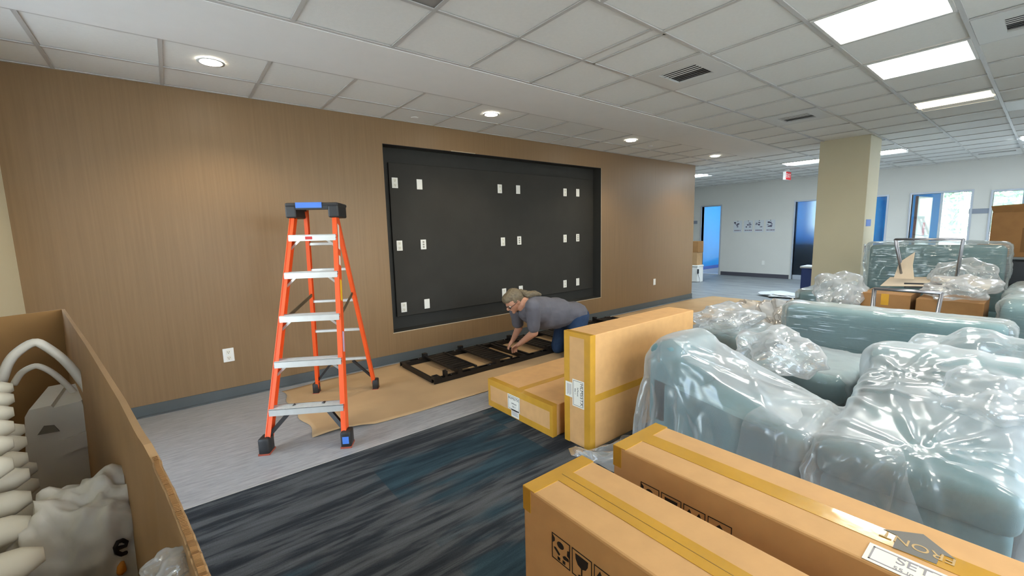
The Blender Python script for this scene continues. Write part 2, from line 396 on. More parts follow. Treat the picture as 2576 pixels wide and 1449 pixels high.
for n, (a, b, z0, z1) in OPEN.items():
    fr = MB(); t = .035
    fr.box((XF-.015, a-t, z0), (XF+.15, a, z1+t)).box((XF-.015, b, z0), (XF+.15, b+t, z1+t)).box((XF-.015, a, z1), (XF+.15, b, z1+t))
    if z0 > 0: fr.box((XF-.015, a, z0-t), (XF+.15, b, z0))
    o = struct(n, fr.mesh(), FRAMEM)
    if n.startswith('window'): bx('pane', (XF+.06, a, z0), (XF+.068, b, z1), GLASS, o)
    if n == 'door_2':
        fg, nt, pb = nodes('frosted_glass'); setp(pb, Roughness=.32, IOR=1.3); pb.inputs['Base Color'].default_value = (.62, .78, .95, 1); pb.inputs['Transmission Weight'].default_value = 1
        MATS['frost'] = fg
        bx('frosted_pane', (XF+.05, a, .12), (XF+.06, b, z1), fg, o)
        bx('kick_rail', (XF+.04, a, 0), (XF+.07, b, .12), FRAMEM, o)
    if n == 'door_1': bx('threshold', (XF-.01, a, 0), (XF+.15, b, .012), ALU, o)
# offices behind the far wall
XO = 16.8
ow = MB(); yp = -6.0
wins = [(-5.6, -2.60, .35, 2.55), (-.55, .35, 1.25, 2.45), (.95, 2.55, .35, 2.5)]  # middle one added so the frosted door's upper part looks bright
for a, b, z0, z1 in wins:
    ow.box((XO, yp, 0), (XO+.2, a, H+.1)).box((XO, a, 0), (XO+.2, b, z0)).box((XO, a, z1), (XO+.2, b, H+.1)); yp = b
ow.box((XO, yp, 0), (XO+.2, YN, H+.1)); struct('wall_office_outer', ow.mesh(), BLUE)
struct('wall_office_south', MB().box((XF+.14, -6.0, 0), (XO, -5.85, H+.1)).mesh(), BLUE)
struct('wall_office_a', MB().box((XF+.14, -1.42, 0), (XO, -1.30, H+.1)).mesh(), BLUE)
struct('wall_office_b', MB().box((XF+.14, .62, 0), (XO, .74, H+.1)).mesh(), BLUE)
struct('wall_office_c', MB().box((XF+.14, 2.9, 0), (XO, 3.02, H+.1)).mesh(), BLUE)
struct('baseboard_office', MB().box((XF+.14, 2.888, 0), (XO, 2.9, .11)).mesh(), mat('blue_grey_base', srgb(80, 110, 190), .5))
for i, (a, b, z0, z1) in enumerate(wins):
    fr = MB(); t = .05
    fr.box((XO-.02, a, z0), (XO+.1, a+t, z1)).box((XO-.02, b-t, z0), (XO+.1, b, z1)).box((XO-.02, a+t, z1-t), (XO+.1, b-t, z1)).box((XO-.05, a, z0-.03), (XO+.1, b, z0+.03))
    n = max(1, round((b-a)/1.2))
    for k in range(1, n): yy = a+(b-a)*k/n; fr.box((XO, yy-.03, z0+.03), (XO+.08, yy+.03, z1-t))
    o = struct('window_%d' % (4+i), fr.mesh(), mat('white_frame', srgb(230, 234, 236), .4))
    for k in range(n): bx('pane', (XO+.04, a+(b-a)*k/n+.031, z0+.03), (XO+.046, a+(b-a)*(k+1)/n-.031, z1-t), GLASS, o)
for i, (a, b) in enumerate(cuts):
    fr = MB(); t = .05
    fr.box((a, YB-.12, .2), (a+t, YB, 2.6)).box((b-t, YB-.12, .2), (b, YB, 2.6)).box((a+t, YB-.12, .2), (b-t, YB, .25)).box((a+t, YB-.12, 2.55), (b-t, YB, 2.6)).box(((a+b)/2-.03, YB-.1, .25), ((a+b)/2+.03, YB-.04, 2.55))
    o = struct('window_%d' % (7+i), fr.mesh(), MATS['white_frame'])
    for k in range(2): bx('pane', (a+t if k == 0 else (a+b)/2+.03, YB-.08, .25), ((a+b)/2-.03 if k == 0 else b-t, YB-.074, 2.55), GLASS, o)

# pillar
px0, px1, py0, py1 = 7.9, 8.5, -2.885, -2.273
PIL = struct('wall_pillar', MB().box((px0, py0, 0), (px1, py1, H+.02), .004).mesh(), PAINT_CREAM)
for k, xx in enumerate((8.02, 8.25)):
    s_ = thing('wall_switch', 'dark narrow switch plate on the pillar side, %s' % ('under the blue tape' if k == 0 else 'the one further from the blue tape'), 'switch', (xx, py0, 1.10))
    bx('plate', (-.035, -.006, -.06), (.035, 0, .06), mat('pale_plate', srgb(190, 196, 200), .4), s_, .002)
    bx('toggle', (-.012, -.012, -.035), (.012, -.006, .035), BLACKP, s_, .002)
tag(bx('tape_piece', (7.99, py0-.002, 1.42), (8.26, py0-.0002, 1.52), BLUETAPE), 'strip of blue painter tape stuck on the pillar', 'tape')

# ------------------------------------------------------------------ ceiling
CEIL = struct('ceiling', MB().box((XL-.2, YB-.2, H+.03), (17.0, YN+.15, H+.13)).mesh(), GYP)
S = .6096; X0 = -.5355
def cols(shift=0.0, lo=XL, hi=XF):
    xs = [lo]; k = -3
    while True:
        x = X0+shift+S*k
        if x >= hi-.05: break
        if x > lo+.05: xs.append(x)
        k += 1
    return xs+[hi]
rows = [(0, -.467, 0), (-.467, -1.025, 0), (-1.025, -1.725, 0), (-1.725, -2.318, 0), (-2.318, -2.92, 0), (-2.92, -3.53, .09), (-3.53, -4.14, .09), (-4.14, -4.75, .32), (-4.75, -5.36, .09), (-5.36, -5.97, .09)]
rows += [(S*(k+1), S*k, 0) for k in range(6)]
FIX = []   # fixture rectangles (x0,x1,y0,y1)
def cell(row, x):
    y1, y0, sh = rows[row]; xs = cols(sh)
    for a, b in zip(xs, xs[1:]):
        if a <= x < b: return (a, b, y0, y1)
PANELS = [cell(6, 3.5), cell(6, 4.8)]
TROFF = [cell(6, 6.6), cell(2, 10.4), cell(4, 10.4), cell(7, 10.6), (*cell(11, 10.4)[:2], *cell(11, 10.4)[2:])]
HIDDEN = [cell(9, 1.1), cell(9, 2.9), cell(9, 4.8), cell(9, 6.6)]  # unseen panels added behind the camera to light the cartons
VENTS = [cell(4, 3.5), cell(4, 5.9), cell(7, 4.4), cell(7, 7.4)]
SLOTS = [cell(4, 11.7), cell(6, 11.8)]
DARK = [cell(4, 1.0)]
FIX = PANELS+TROFF+VENTS+SLOTS+HIDDEN
tile_meshes = {}
def tile(a, b, y0, y1, mt=TILE, name='tile'):
    key = (round(b-a, 3), round(y1-y0, 3), mt.name)
    if key not in tile_meshes:
        w_, d_ = (b-a-.01)/2, (y1-y0-.01)/2
        me = MB().box((-w_, -d_, 0), (w_, d_, .016)).mesh('tile'); me.materials.append(mt); tile_meshes[key] = me
    o = bpy.data.objects.new(name, tile_meshes[key]); link(o, CEIL); o.location = ((a+b)/2, (y0+y1)/2, H+.009)
    return o
BW = .024
for ri, (y1, y0, sh) in enumerate(rows):
    lo = XL
    if ri == 2 or y0 >= -.001: lo = XE
    xs = cols(sh, lo)
    vis = y0 > -5.0
    for a, b in zip(xs, xs[1:]):
        c = (a, b, y0, y1)
        if any(abs(c[0]-f[0]) < .02 and abs(c[2]-f[2]) < .02 for f in FIX): continue
        if ri == 4 and 2.4 < a < 2.6:
            tile(a, a+.12, y0, y1); tile(a+.12, b, y0, y1)
            bx('t_bar', (a+.12-BW/2, y0, H), (a+.12+BW/2, y1, H+.006), TBAR, CEIL); continue
        tile(a, b, y0, y1, TILE_GREY if any(abs(c[0]-f[0]) < .02 and abs(c[2]-f[2]) < .02 for f in DARK) else TILE)
    for x in xs[1:-1]: bx('t_bar', (x-BW/2, y0+BW/2, H+.0002), (x+BW/2, y1-BW/2, H+.006), TBAR, CEIL)
for y in sorted({r[1] for r in rows}): 
    bx('main_t_bar', (XL if y < -.001 else XE, y-BW/2, H), (XF, y+BW/2, H+.0065), TBAR, CEIL)
# plain painted band between the two grids
bx('plaster_band', (XL, -1.713, H-.004), (XE, -1.037, H+.02), GYP, CEIL)
bx('edge_angle', (XL, -.02, H), (XE, 0, H+.006), TBAR, CEIL)
# ceiling beyond the tiled rows (behind the camera)
bx('plain_ceiling', (XL, YB, H), (XF, -5.98, H+.02), TILE, CEIL)
bx('office_ceiling', (XF+.14, -6.0, H-.05), (XO, YN, H), GYP, CEIL)

# fixtures
LPANEL = emis('led_panel', (1, .95, .85), PANEL_E); LTROF = emis('troffer_lens', (.78, .91, 1), TROF_E); LWARM = emis('warm_troffer_lens', (1, .84, .58), 9.0)
LDOWN = emis('downlight_lens', (1, .90, .72), DOWN_E)
def led_panel(c, label, group=None, z=H):
    a, b, y0, y1 = c
    t = thing('ceiling_light', label, 'ceiling light', ((a+b)/2, (y0+y1)/2, z), 0, group); w_, d_ = (b-a)/2-.014, (y1-y0)/2-.014
    f = MB(); k = .018
    f.box((-w_, -d_, -.004), (-w_+k, d_, .02)).box((w_-k, -d_, -.004), (w_, d_, .02)).box((-w_+k, -d_, -.004), (w_-k, -d_+k, .02)).box((-w_+k, d_-k, -.004), (w_-k, d_, .02))
    f.build('frame', METAL_W, t); bx('diffuser', (-w_+k, -d_+k, .0), (w_-k, d_-k, .012), LPANEL, t)
def troffer(c, label, lens=None, group=None):
    a, b, y0, y1 = c; lens = lens or LTROF
    t = thing('ceiling_light', label, 'ceiling light', ((a+b)/2, (y0+y1)/2, H), 0, group); w_, d_ = (b-a)/2-.014, (y1-y0)/2-.014
    f = MB(); k = .02
    f.box((-w_, -d_, -.003), (-w_+k, d_, .02)).box((w_-k, -d_, -.003), (w_, d_, .02)).box((-w_+k, -d_, -.003), (w_-k, -d_+k, .02)).box((-w_+k, d_-k, -.003), (w_-k, d_, .02))
    f.build('frame', METAL_W, t)
    r = MB(); n = 8; W2, D2 = w_-k, d_-k       # curved reflector wings and a bowed centre lens
    for s in (-1, 1):
        pr = [(s*(W2-(W2*.55)*i/n), -.0+.018*math.sin(math.pi*.5*i/n)) for i in range(n+1)]
        for (xa, za), (xb, zb) in zip(pr, pr[1:]): r.quad((xa, -D2, za), (xb, -D2, zb), (xb, D2, zb), (xa, D2, za))
    r.build('reflector', METAL_W, t)
    l = MB(); pr = [(-W2*.48+W2*.96*i/12, .016-.030*math.sin(math.pi*i/12)) for i in range(13)]
    for (xa, za), (xb, zb) in zip(pr, pr[1:]): l.quad((xa, -D2, za), (xb, -D2, zb), (xb, D2, zb), (xa, D2, za))
    l.build('lens', lens, t, True)
led_panel(PANELS[0], 'flat square led ceiling panel, the one with a grey supply vent right beside it')
led_panel(PANELS[1], 'flat square led ceiling panel next to the warm two-lobed troffer')
troffer(TROFF[0], 'warm yellowish ceiling troffer in line with the two flat led panels', LWARM)
for c, l in zip(TROFF[1:], ('white ceiling troffer near the exit sign', 'white ceiling troffer seen behind the pillar', 'white ceiling troffer above the brown cartons on the dark cabinet', 'white ceiling troffer beyond the end of the wood wall')): troffer(c, l)
for c in HIDDEN: led_panel(c, 'flat square led panel, unseen and added to light the foreground cartons', 'added unseen led panels')
def vent(c, label, k=.135, slot=False):
    a, b, y0, y1 = c
    t = thing('air_vent', label, 'vent', ((a+b)/2, (y0+y1)/2, H)); w_, d_ = (b-a)/2-.014, (y1-y0)/2-.014
    f = MB(); kx = k if not slot else .2; ky = k if not slot else .06; hx, hy = w_-kx, d_-ky
    f.box((-w_, -d_, -.002), (-hx, d_, .012)).box((hx, -d_, -.002), (w_, d_, .012)).box((-hx, -d_, -.002), (hx, -hy, .012)).box((-hx, hy, -.002), (hx, d_, .012))
    f.build('face_panel', METAL_W, t)
    bx('duct', (-hx, -hy, .014), (hx, hy, .02), DARKV, t)
    n = 4 if not slot else 2
    for i in range(n):
        # louvre blades in two mirrored banks
        for s in (-1, 1):
            x = s*(hx*(i+.5)/n)
            MB().prism([(x-s*.004, 0, .0), (x-s*.004, 0, -.001), (x+s*.004, 0, .002), (x+s*.004, 0, .003)], (0, 2*hy, 0)).build('louvre', METAL_W, t, loc=(0, -hy, 0))
vent(VENTS[0], 'square ceiling air vent above the near end of the wrapped chairs'); vent(VENTS[1], 'square ceiling air vent nearest the pillar')
vent(VENTS[2], 'grey air vent beside the first led panel'); vent(VENTS[3], 'air vent beside the warm troffer')
vent(SLOTS[0], 'slim slot air diffuser behind the pillar', slot=True); vent(SLOTS[1], 'slim slot air diffuser by the far wall windows', slot=True)
for (x, y), nm in zip(((14.7, -2.3), (15.0, -.3), (15.0, 1.8)), ('unseen added led panel in the office with the open pale door', 'unseen added led panel in the room behind the frosted door', 'unseen added led panel in the blue office with the doorway')):
    led_panel((x-.3, x+.3, y-.3, y+.3), nm, None, H-.07)  # unseen panels added to brighten the office walls
DL = ['recessed downlight above the plain wood wall left of the ladder', 'recessed downlight over the black niche', 'recessed downlight right of the black niche', 'recessed downlight near the end of the wood wall']
for k, xx in enumerate((.352, 2.80, 5.238, 7.68)):
    t = thing('downlight', DL[k], 'downlight', (xx, -.77, H))
    MB().lathe([(.085, -.004), (.085, .0), (.066, .003), (.062, .0)], n=32).build('trim_ring', METAL_W, t, True)
    MB().lathe([(0.0, -.009), (.05, -.008), (.068, -.004), (.068, .002)], n=32).build('lens', LDOWN, t, True)
    ld = bpy.data.lights.new('downlight_lamp', 'SPOT'); ld.energy = SPOT_W; ld.spot_size = math.radians(128); ld.spot_blend = .55; ld.color = (1, .83, .58); ld.shadow_soft_size = .06
    lo_ = bpy.data.objects.new('lamp', ld); link(lo_, t); lo_.location = (0, 0, -.02)
for k, (x, y) in enumerate(((2.2, -.19), (6.48, -.147), (5.88, -.65))):
    t = thing('sprinkler_cover', ['round sprinkler cover in the ceiling above the niche corner', 'round sprinkler cover near the wall past the niche', 'round sprinkler cover beside the downlight right of the niche'][k], 'sprinkler', (x, y, H+.009))
    MB().lathe([(0, -.006), (.034, -.005), (.04, 0)], n=24).build('cover', GYP, t, True)
# exit sign
t = thing('exit_sign', 'red and white exit sign hanging from the ceiling', 'sign', (11.0, -.77, H))
bx('canopy', (-.06, -.03, -.02), (.06, .03, 0), WHITE, t); bx('stem', (-.008, -.008, -.05), (.008, .008, -.02), WHITE, t)
h_ = bx('housing', (-.15, -.03, -.23), (.15, .03, -.05), WHITE, t, .004)
bx('red_face', (-.145, -.032, -.225), (.145, -.03, -.055), mat('exit_red', srgb(205, 30, 36), .5), h_)
text_mesh('EXIT', .13, WHITE, h_, frameM(Vector((0, -.0325, -.14)), (1, 0, 0), (0, 0, 1)))

# ================================================================== OBJECTS ON THE WALLS
def outlet(loc, label, kind, group=None, w=.072, h=.117):
    """wall plate facing -y"""
    t = thing('outlet_plate', label, 'wall plate', loc, 0, group)
    bx('plate', (-w/2, -.006, -h/2), (w/2, 0, h/2), WHITE, t, .003, 2)
    if kind == 'duplex':
        for dz in (.027, -.027):
            r = bx('receptacle', (-.017, -.009, dz-.019), (.017, -.006, dz+.019), LABELW, t, .002)
            for dx in (-.007, .007): bx('slot', (dx-.0015, -.0096, dz-.002), (dx+.0015, -.009, dz+.010), BLACKP, r)
            bx('ground_hole', (-.003, -.0096, dz-.012), (.003, -.009, dz-.006), BLACKP, r)
    elif kind == 'data':
        for dz in (.03, .0, -.03): bx('jack', (-.012, -.0085, dz-.010), (.012, -.006, dz+.010), mat('jack_grey', srgb(140, 138, 130), .5), t, .001)
    else:
        for dz in (.042, -.042): MB().lathe([(.0035, 0), (.003, .0015), (0, .002)], n=10).build('screw', ALU, t, True, loc=(0, -.006, dz), rot=(math.pi/2, 0, 0))
    return t
yo = ND-.03
og = [[(993, 460), (1055, 464), (1257, 475), (1303, 477), (1421, 484), (1453, 485)], [(1005, 618), (1065, 615), (1265, 608), (1306, 605), (1421, 600), (1453, 598)], [(1016, 773), (1074, 764), (1268, 736), (1310, 729), (1421, 714), (1453, 709)]]
kinds = [['duplex', 'blank', 'duplex', 'blank', 'duplex', 'blank'], ['duplex', 'data', 'duplex', 'data', 'duplex', 'data'], ['duplex', 'blank', 'duplex', 'blank', 'duplex', 'blank']]
rn = ['top', 'middle', 'bottom']; cn = ['nearest the ladder', 'middle columns', 'farthest from the ladder']
kn = {'duplex': 'white power outlet', 'blank': 'plain white cover plate', 'data': 'white data plate with small jacks'}
for r in range(3):
    for c in range(6):
        p = at(*og[r][c], y=yo); x = min(max(p.x, nx1+.16), nx2-.13)
        outlet((x, yo, p.z), '%s in the black niche, %s row, %s' % (kn[kinds[r][c]], rn[r], cn[c//2]), kinds[r][c])
outlet((.314, 0, .409), 'white power outlet low on the wood wall left of the ladder', 'duplex', w=.085, h=.125)
outlet((7.065, 0, .465), 'white cover plate low on the wood wall right of the niche', 'blank')
def far_plate(y, z, w_, h_, label, mt, cat='sign'):
    return tag(bx('wall_plate', (XF-.012, y-w_/2, z-h_/2), (XF, y+w_/2, z+h_/2), mt, bev=.003), label, cat)
far_plate(.47, .42, .08, .12, 'white outlet plate on the white wall under the posters', WHITE, 'wall plate')
GSIGN = mat('grey_sign', srgb(128, 136, 150), .5)
far_plate(-3.62, 1.66, .30, .10, 'grey room sign between two far windows beside the brown cartons', GSIGN)
far_plate(2.62, 1.63, .3, .1, 'grey room sign beside the blue doorway', GSIGN)
# four small sketched posters
for k in range(4):
    y = 1.22-.295*k; t = thing('poster', 'small sketched poster on the far white wall, number %s counting from the blue doorway' % ['one', 'two', 'three', 'four'][k], 'poster', (XF, y, 1.46))
    bx('sheet', (-.004, -.12, -.17), (-.001, .12, .17), mat('poster_white', srgb(196, 202, 208), .7), t)
    rr = random.Random(k); d = MB()
    for i in range(9):
        yy = rr.uniform(-.09, .07); zz = rr.uniform(-.03, .10); d.box((-.0055, yy, zz), (-.0042, yy+rr.uniform(.02, .06), zz+rr.uniform(.01, .04)))
    d.build('sketch', mat('sketch_ink', srgb(78, 72, 96), .7), t)
    d = MB(); yy = .09
    while yy > -.09: wdt = rr.uniform(.01, .03); d.box((-.0055, yy-wdt, -.125), (-.0042, yy, -.10)); yy -= wdt+.01
    d.build('caption', mat('caption_ink', srgb(96, 70, 96), .7), t)
    bx('tack', (-.008, -.012, .15), (-.004, .012, .165), INK, t)

# ================================================================== KRAFT PAPER ON THE FLOOR
pg = [(.70, -.13), (.68, -1.40), (.95, -1.46)]
def paper_runner():
    bm = bmesh.new(); nx, ny = 160, 24; g = {}
    for i in range(nx+1):
        for j in range(ny+1):
            s = i/nx; t = j/ny
            x = .69+s*(8.93-.69)
            yn = -.075 - .06*max(0, 1-s*14); ys_ = -1.43-.03*math.sin(s*9)+.06*max(0, .06-s)/.06
            if s > .55: ys_ += (s-.55)*.5; 
            if s > .9: yn -= (s-.9)*1.2
            if s < .03: ys_ += .02
            y = yn+(ys_-yn)*t
            if s < .004: x += .02*math.sin(t*17)
            z = .0025+.004*(noise.noise(Vector((x*2.2, y*3, 0)))+.6)+.003*abs(noise.noise(Vector((x*6, y*6, 3))))
            edge = max(0, 1-t*0-(1-t)*12)
            z += .022*max(0, 1-(1-t)*9)*max(0, math.sin((s-.0)*62))*(1 if s < .05 else .0)
            g[i, j] = bm.verts.new((x, y, max(z, .0015)))
    for i in range(nx):
        for j in range(ny): bm.faces.new([g[i, j], g[i, j+1], g[i+1, j+1], g[i+1, j]])
    me = bpy.data.meshes.new('paper'); bm.to_mesh(me); bm.free()
    for p in me.polygons: p.use_smooth = True
    o = new_obj('paper_sheet', me, PAPER); so_ = o.modifiers.new('s', 'SOLIDIFY'); so_.thickness = .0008
    tag(o, 'long runner of brown kraft paper laid on the floor along the wood wall', 'paper')
paper_runner()

# ================================================================== LONG CARTONS
L0, W0, H0 = 1.28, .785, .233
def label_sheet(parent, M, w, h, lines, name='shipping_label', border=True, faint=False):
    s = MB().box((-w/2, -h/2, .0004), (w/2, h/2, .0012)).mesh('label'); s.transform(M); o = new_obj(name, s, LABELW, parent)
    if border:
        b = MB(); k = .003; i = .008
        b.box((-w/2+i, -h/2+i, .0012), (w/2-i, -h/2+i+k, .0016)).box((-w/2+i, h/2-i-k, .0012), (w/2-i, h/2-i, .0016)).box((-w/2+i, -h/2+i, .0012), (-w/2+i+k, h/2-i, .0016)).box((w/2-i-k, -h/2+i, .0012), (w/2-i, h/2-i, .0016))
        me = b.mesh(); me.transform(M); new_obj('border', me, INKG if not faint else INKP, o)
    for txt, sz, dx, dy, mt, al in lines:
        text_mesh(txt, sz, mt, o, M @ Matrix.Translation((dx, dy, .0014)), align=al)
    return o
def strips(parent, boxes, name='tape'):
    for lo, hi in boxes: bx(name, lo, hi, TAPE, parent)
def small_label(parent, M, w=.07, h=.07):
    s = MB().box((-w/2, -h/2, .0004), (w/2, h/2, .0012)).mesh('label'); s.transform(M); o = new_obj('barcode_label', s, LABELW, parent)
    b = MB()
    for i in range(6): b.box((-w*.38, h*.28-i*h*.11, .0012), (w*(.38 if i % 3 else .3), h*.28-i*h*.11+h*.05, .0015))
    me = b.mesh(); me.transform(M); new_obj('print', me, INKP, o)
e = .0012
# flat carton (end with the label faces -x)
A = thing('carton', 'long brown carton lying flat on the carpet edge with tape around its end', 'carton', (1.992, -2.502, 0))
bx('body', (0, 0, 0), (L0, W0, H0), CARD, A, .006, 2)
q = .05
strips(A, [((-e, 0, H0-q), (0, W0, H0+e)), ((-e, 0, 0), (0, W0, q)), ((-e, 0, q), (0, q*.6, H0-q)), ((-e, W0-q*.6, q), (0, W0, H0-q)), ((0, 0, H0), (q, W0, H0+e)), ((-e, -e, 0), (q*.8, 0, H0)), ((q, W0*.52-.03, H0), (L0, W0*.52+.03, H0+e))])
Ma = frameM(Vector((-.0016, W0*.56, H0*.52)), (0, -1, 0), (0, 0, 1))
lines = [('HLM55TX', .030, 0, .034, INK, 'CENTER'), ('InMount', .018, .004, -.006, INK, 'CENTER'), ('Qty: 1', .017, .004, -.030, INK, 'CENTER')]
label_sheet(A, Ma, .15, .125, lines)
small_label(A, frameM(Vector((-.0016, W0*.54, H0*.16)), (0, -1, 0), (0, 0, 1)), .095, .062)
# standing carton
B = thing('carton', 'long brown carton standing on edge beside the flat carton, tape round its middle', 'carton', (2.045, -2.802, 0))
bx('body', (0, 0, 0), (L0, H0, W0), CARD, B, .006, 2)
strips(B, [((-e, -e, 0), (0, q, W0)), ((-e, H0-q, 0), (0, H0, W0)), ((0, -e, 0), (q, 0, W0)), ((0, 0, W0), (q*.8, H0, W0+e)), ((-e, q, W0-.03), (0, H0-q, W0+e)), ((q, -e, W0*.415), (L0, 0, W0*.415+.05))])
Mb = frameM(Vector((-.0016, H0*.44, W0*.47)), (0, 0, -1), (0, -1, 0))
label_sheet(B, Mb, .19, .105, [('HLM55TX', .036, 0, .030, INK, 'CENTER'), ('InMount', .018, -.012, -.004, INK, 'CENTER'), ('Qty: 1', .017, -.012, -.026, INK, 'CENTER')])
small_label(B, frameM(Vector((-.0016, H0*.81, W0*.485)), (0, 0, -1), (0, -1, 0)), .105, .062)
# two cartons on edge in the foreground, long side along y
def icons(parent, xface, y0, z0, sc=.062):
    """handling marks on a side facing -x, y runs right-to-left"""
    def P(k, pts, name='handling_mark'):
        m_ = MB()
        for pl in pts: m_.prism([(xface-.0006, y0-k*sc*1.10-a*sc, z0+b*sc*1.10) for a, b in pl], (-.0006, 0, 0))
        m_.build(name, INK, parent)
    def frame(k):
        t_ = .035
        return [[(0, 0), (1, 0), (1, t_), (0, t_)], [(0, 1-t_), (1, 1-t_), (1, 1), (0, 1)], [(0, t_), (t_, t_), (t_, 1-t_), (0, 1-t_)], [(1-t_, t_), (1, t_), (1, 1-t_), (1-t_, 1-t_)]]
    circ = lambda cx, cy, rx, ry, n=12: [(cx+rx*math.cos(2*math.pi*i/n), cy+ry*math.sin(2*math.pi*i/n)) for i in range(n)]
    P(0, frame(0)+[circ(.48, .70, .19, .13), [(.05, .62), (.16, .72), (.16, .84), (.05, .92)], [(.84, .50), (.96, .45), (.96, .72), (.86, .70)], [(.12, .48), (.22, .50), (.46, .34), (.40, .26), (.14, .42)], [(.60, .34), (.72, .42), (.92, .40), (.92, .30), (.66, .26)], [(.32, .08), (.46, .08), (.46, .20), (.32, .20)], [(.60, .08), (.74, .08), (.74, .20), (.60, .20)]])
    P(1, frame(1)+[[(.18, .86), (.82, .86), (.80, .66), (.70, .50), (.54, .44), (.46, .44), (.30, .50), (.20, .66)], [(.47, .16), (.53, .16), (.53, .46), (.47, .46)], [(.30, .10), (.70, .10), (.62, .16), (.38, .16)]])
    P(2, frame(2)+[[(.12, .62), (.28, .88), (.44, .62), (.34, .62), (.34, .26), (.22, .26), (.22, .62)], [(.56, .62), (.72, .88), (.88, .62), (.78, .62), (.78, .26), (.66, .26), (.66, .62)], [(.1, .1), (.9, .1), (.9, .17), (.1, .17)]])
    P(3, frame(3)+[[(.14, .52), (.5, .86), (.86, .52), (.5, .58)], [(.47, .2), (.53, .2), (.53, .6), (.47, .6)], [(.3, .2), (.47, .2), (.47, .26), (.3, .26)]])
def long_carton(x, ynear, label, seam=True):
    t = thing('carton', label, 'carton', (x, ynear-L0, 0))
    bx('body', (0, 0, 0), (H0, L0, W0), CARD, t, .006, 2)
    wd = .058
    strips(t, [((H0/2-wd/2, 0, W0), (H0/2+wd/2, L0-.045, W0+e)), ((0, L0-.045, W0), (H0, L0, W0+e)), ((0, L0, W0-.05), (H0, L0+e, W0+e)), ((-e, L0-.030, W0-.065), (0, L0, W0))])
    if seam: bx('seam', (H0/2-.0008, .0, W0+e), (H0/2+.0008, L0-.03, W0+e*1.4), mat('seam_brown', srgb(140, 104, 34), .5), t)  # darker line along the tape seam
    return t
Cb = long_carton(.674, -3.765, 'long brown carton on edge with dark fragile and wine glass marks')
icons(Cb, 0, L0-.110, .646)
Db = long_carton(1.030, -3.785, 'long brown carton on edge carrying the FRONT arrow and a white set label', seam=False)
icons(Db, 0, L0-.102, .642)
# front arrow and set label on the top of the second carton (read from +x side)
def top_pt(o, u, v): 
    p = at(u, v, z=W0+.002); return Vector((p.x-o.location.x, p.y-o.location.y, W0+.0016))
ar = [top_pt(Db, *p) for p in ((2222, 1331), (2323, 1344), (2404, 1407), (2366, 1394), (2356, 1419), (2246, 1377), (2256, 1347))]
MB().prism(ar, (0, 0, .0006)).build('front_arrow', INKG, Db)
cc = sum(ar, Vector())/7
text_mesh('FRONT', .036, mat('knockout_tan', srgb(190, 160, 110), .7), Db, frameM(top_pt(Db, 2306, 1376)+Vector((0, 0, .0008)), (0, 1, 0), (-1, 0, 0)))
sl = top_pt(Db, 2240, 1432); 
label_sheet(Db, frameM(Vector((.037, .555, W0)), (0, -1, 0), (1, 0, 0)), .21, .066, [('SET ID', .034, -.06, .010, INKP, 'LEFT'), ('55 in', .016, -.06, -.018, INKP, 'LEFT')], 'set_label', faint=True)

# ================================================================== BLACK MOUNT FRAME ON THE FLOOR
def mount_frame():
    t = thing('mount_frame', 'black steel screen mount frame lying on the kraft paper below the niche', 'mount frame', (1.87, -.98, .008))
    Lf, Wf, hh = 3.66, .80, .045
    for nm, y0 in (('front_rail', 0), ('rear_rail', Wf-.07)):
        m_ = MB(); m_.box((0, y0, 0), (Lf, y0+.012, hh)).box((0, y0+.058, 0), (Lf, y0+.07, hh))
        x = 0.0
        while x < Lf-.01:      # slotted web between the flanges
            m_.box((x, y0+.012, hh-.006), (min(x+.10, Lf), y0+.058, hh)); x += .22
        m_.build(nm, BLACKM, t)
    for x in (0, 1.19, 1.25, 2.43, 2.49, Lf-.03): bx('end_bar', (x, .07, 0), (x+.03, Wf-.07, hh), BLACKM, t)
    for u in range(3):
        for x in (.30+1.24*u, .78+1.24*u):
            p = MB()
            p.box((x-.02, .06, hh), (x+.0, Wf-.04, hh+.02)).box((x+.22, .06, hh), (x+.24, Wf-.04, hh+.02))
            for k in range(9): p.box((x, .10+k*.072, hh+.004), (x+.22, .10+k*.072+.056, hh+.012))
            p.build('bracket_plate', BLACKM, t)
            bx('hook', (x-.03, .0, hh), (x+.02, .05, hh+.05), BLACKM, t); bx('hook', (x-.03, Wf-.05, hh), (x+.02, Wf, hh+.045), BLACKM, t)
            for yy in (.035, Wf-.035): MB().lathe([(.007, 0), (.007, .005), (0, .006)], n=8).build('bolt', STEEL, t, loc=(x-.09, yy, hh))
    bx('corner_hook', (.0, .0, hh), (.06, .06, hh+.03), BLACKM, t); bx('corner_hook', (.12, .0, hh), (.15, .05, hh+.06), BLACKM, t)
mount_frame()

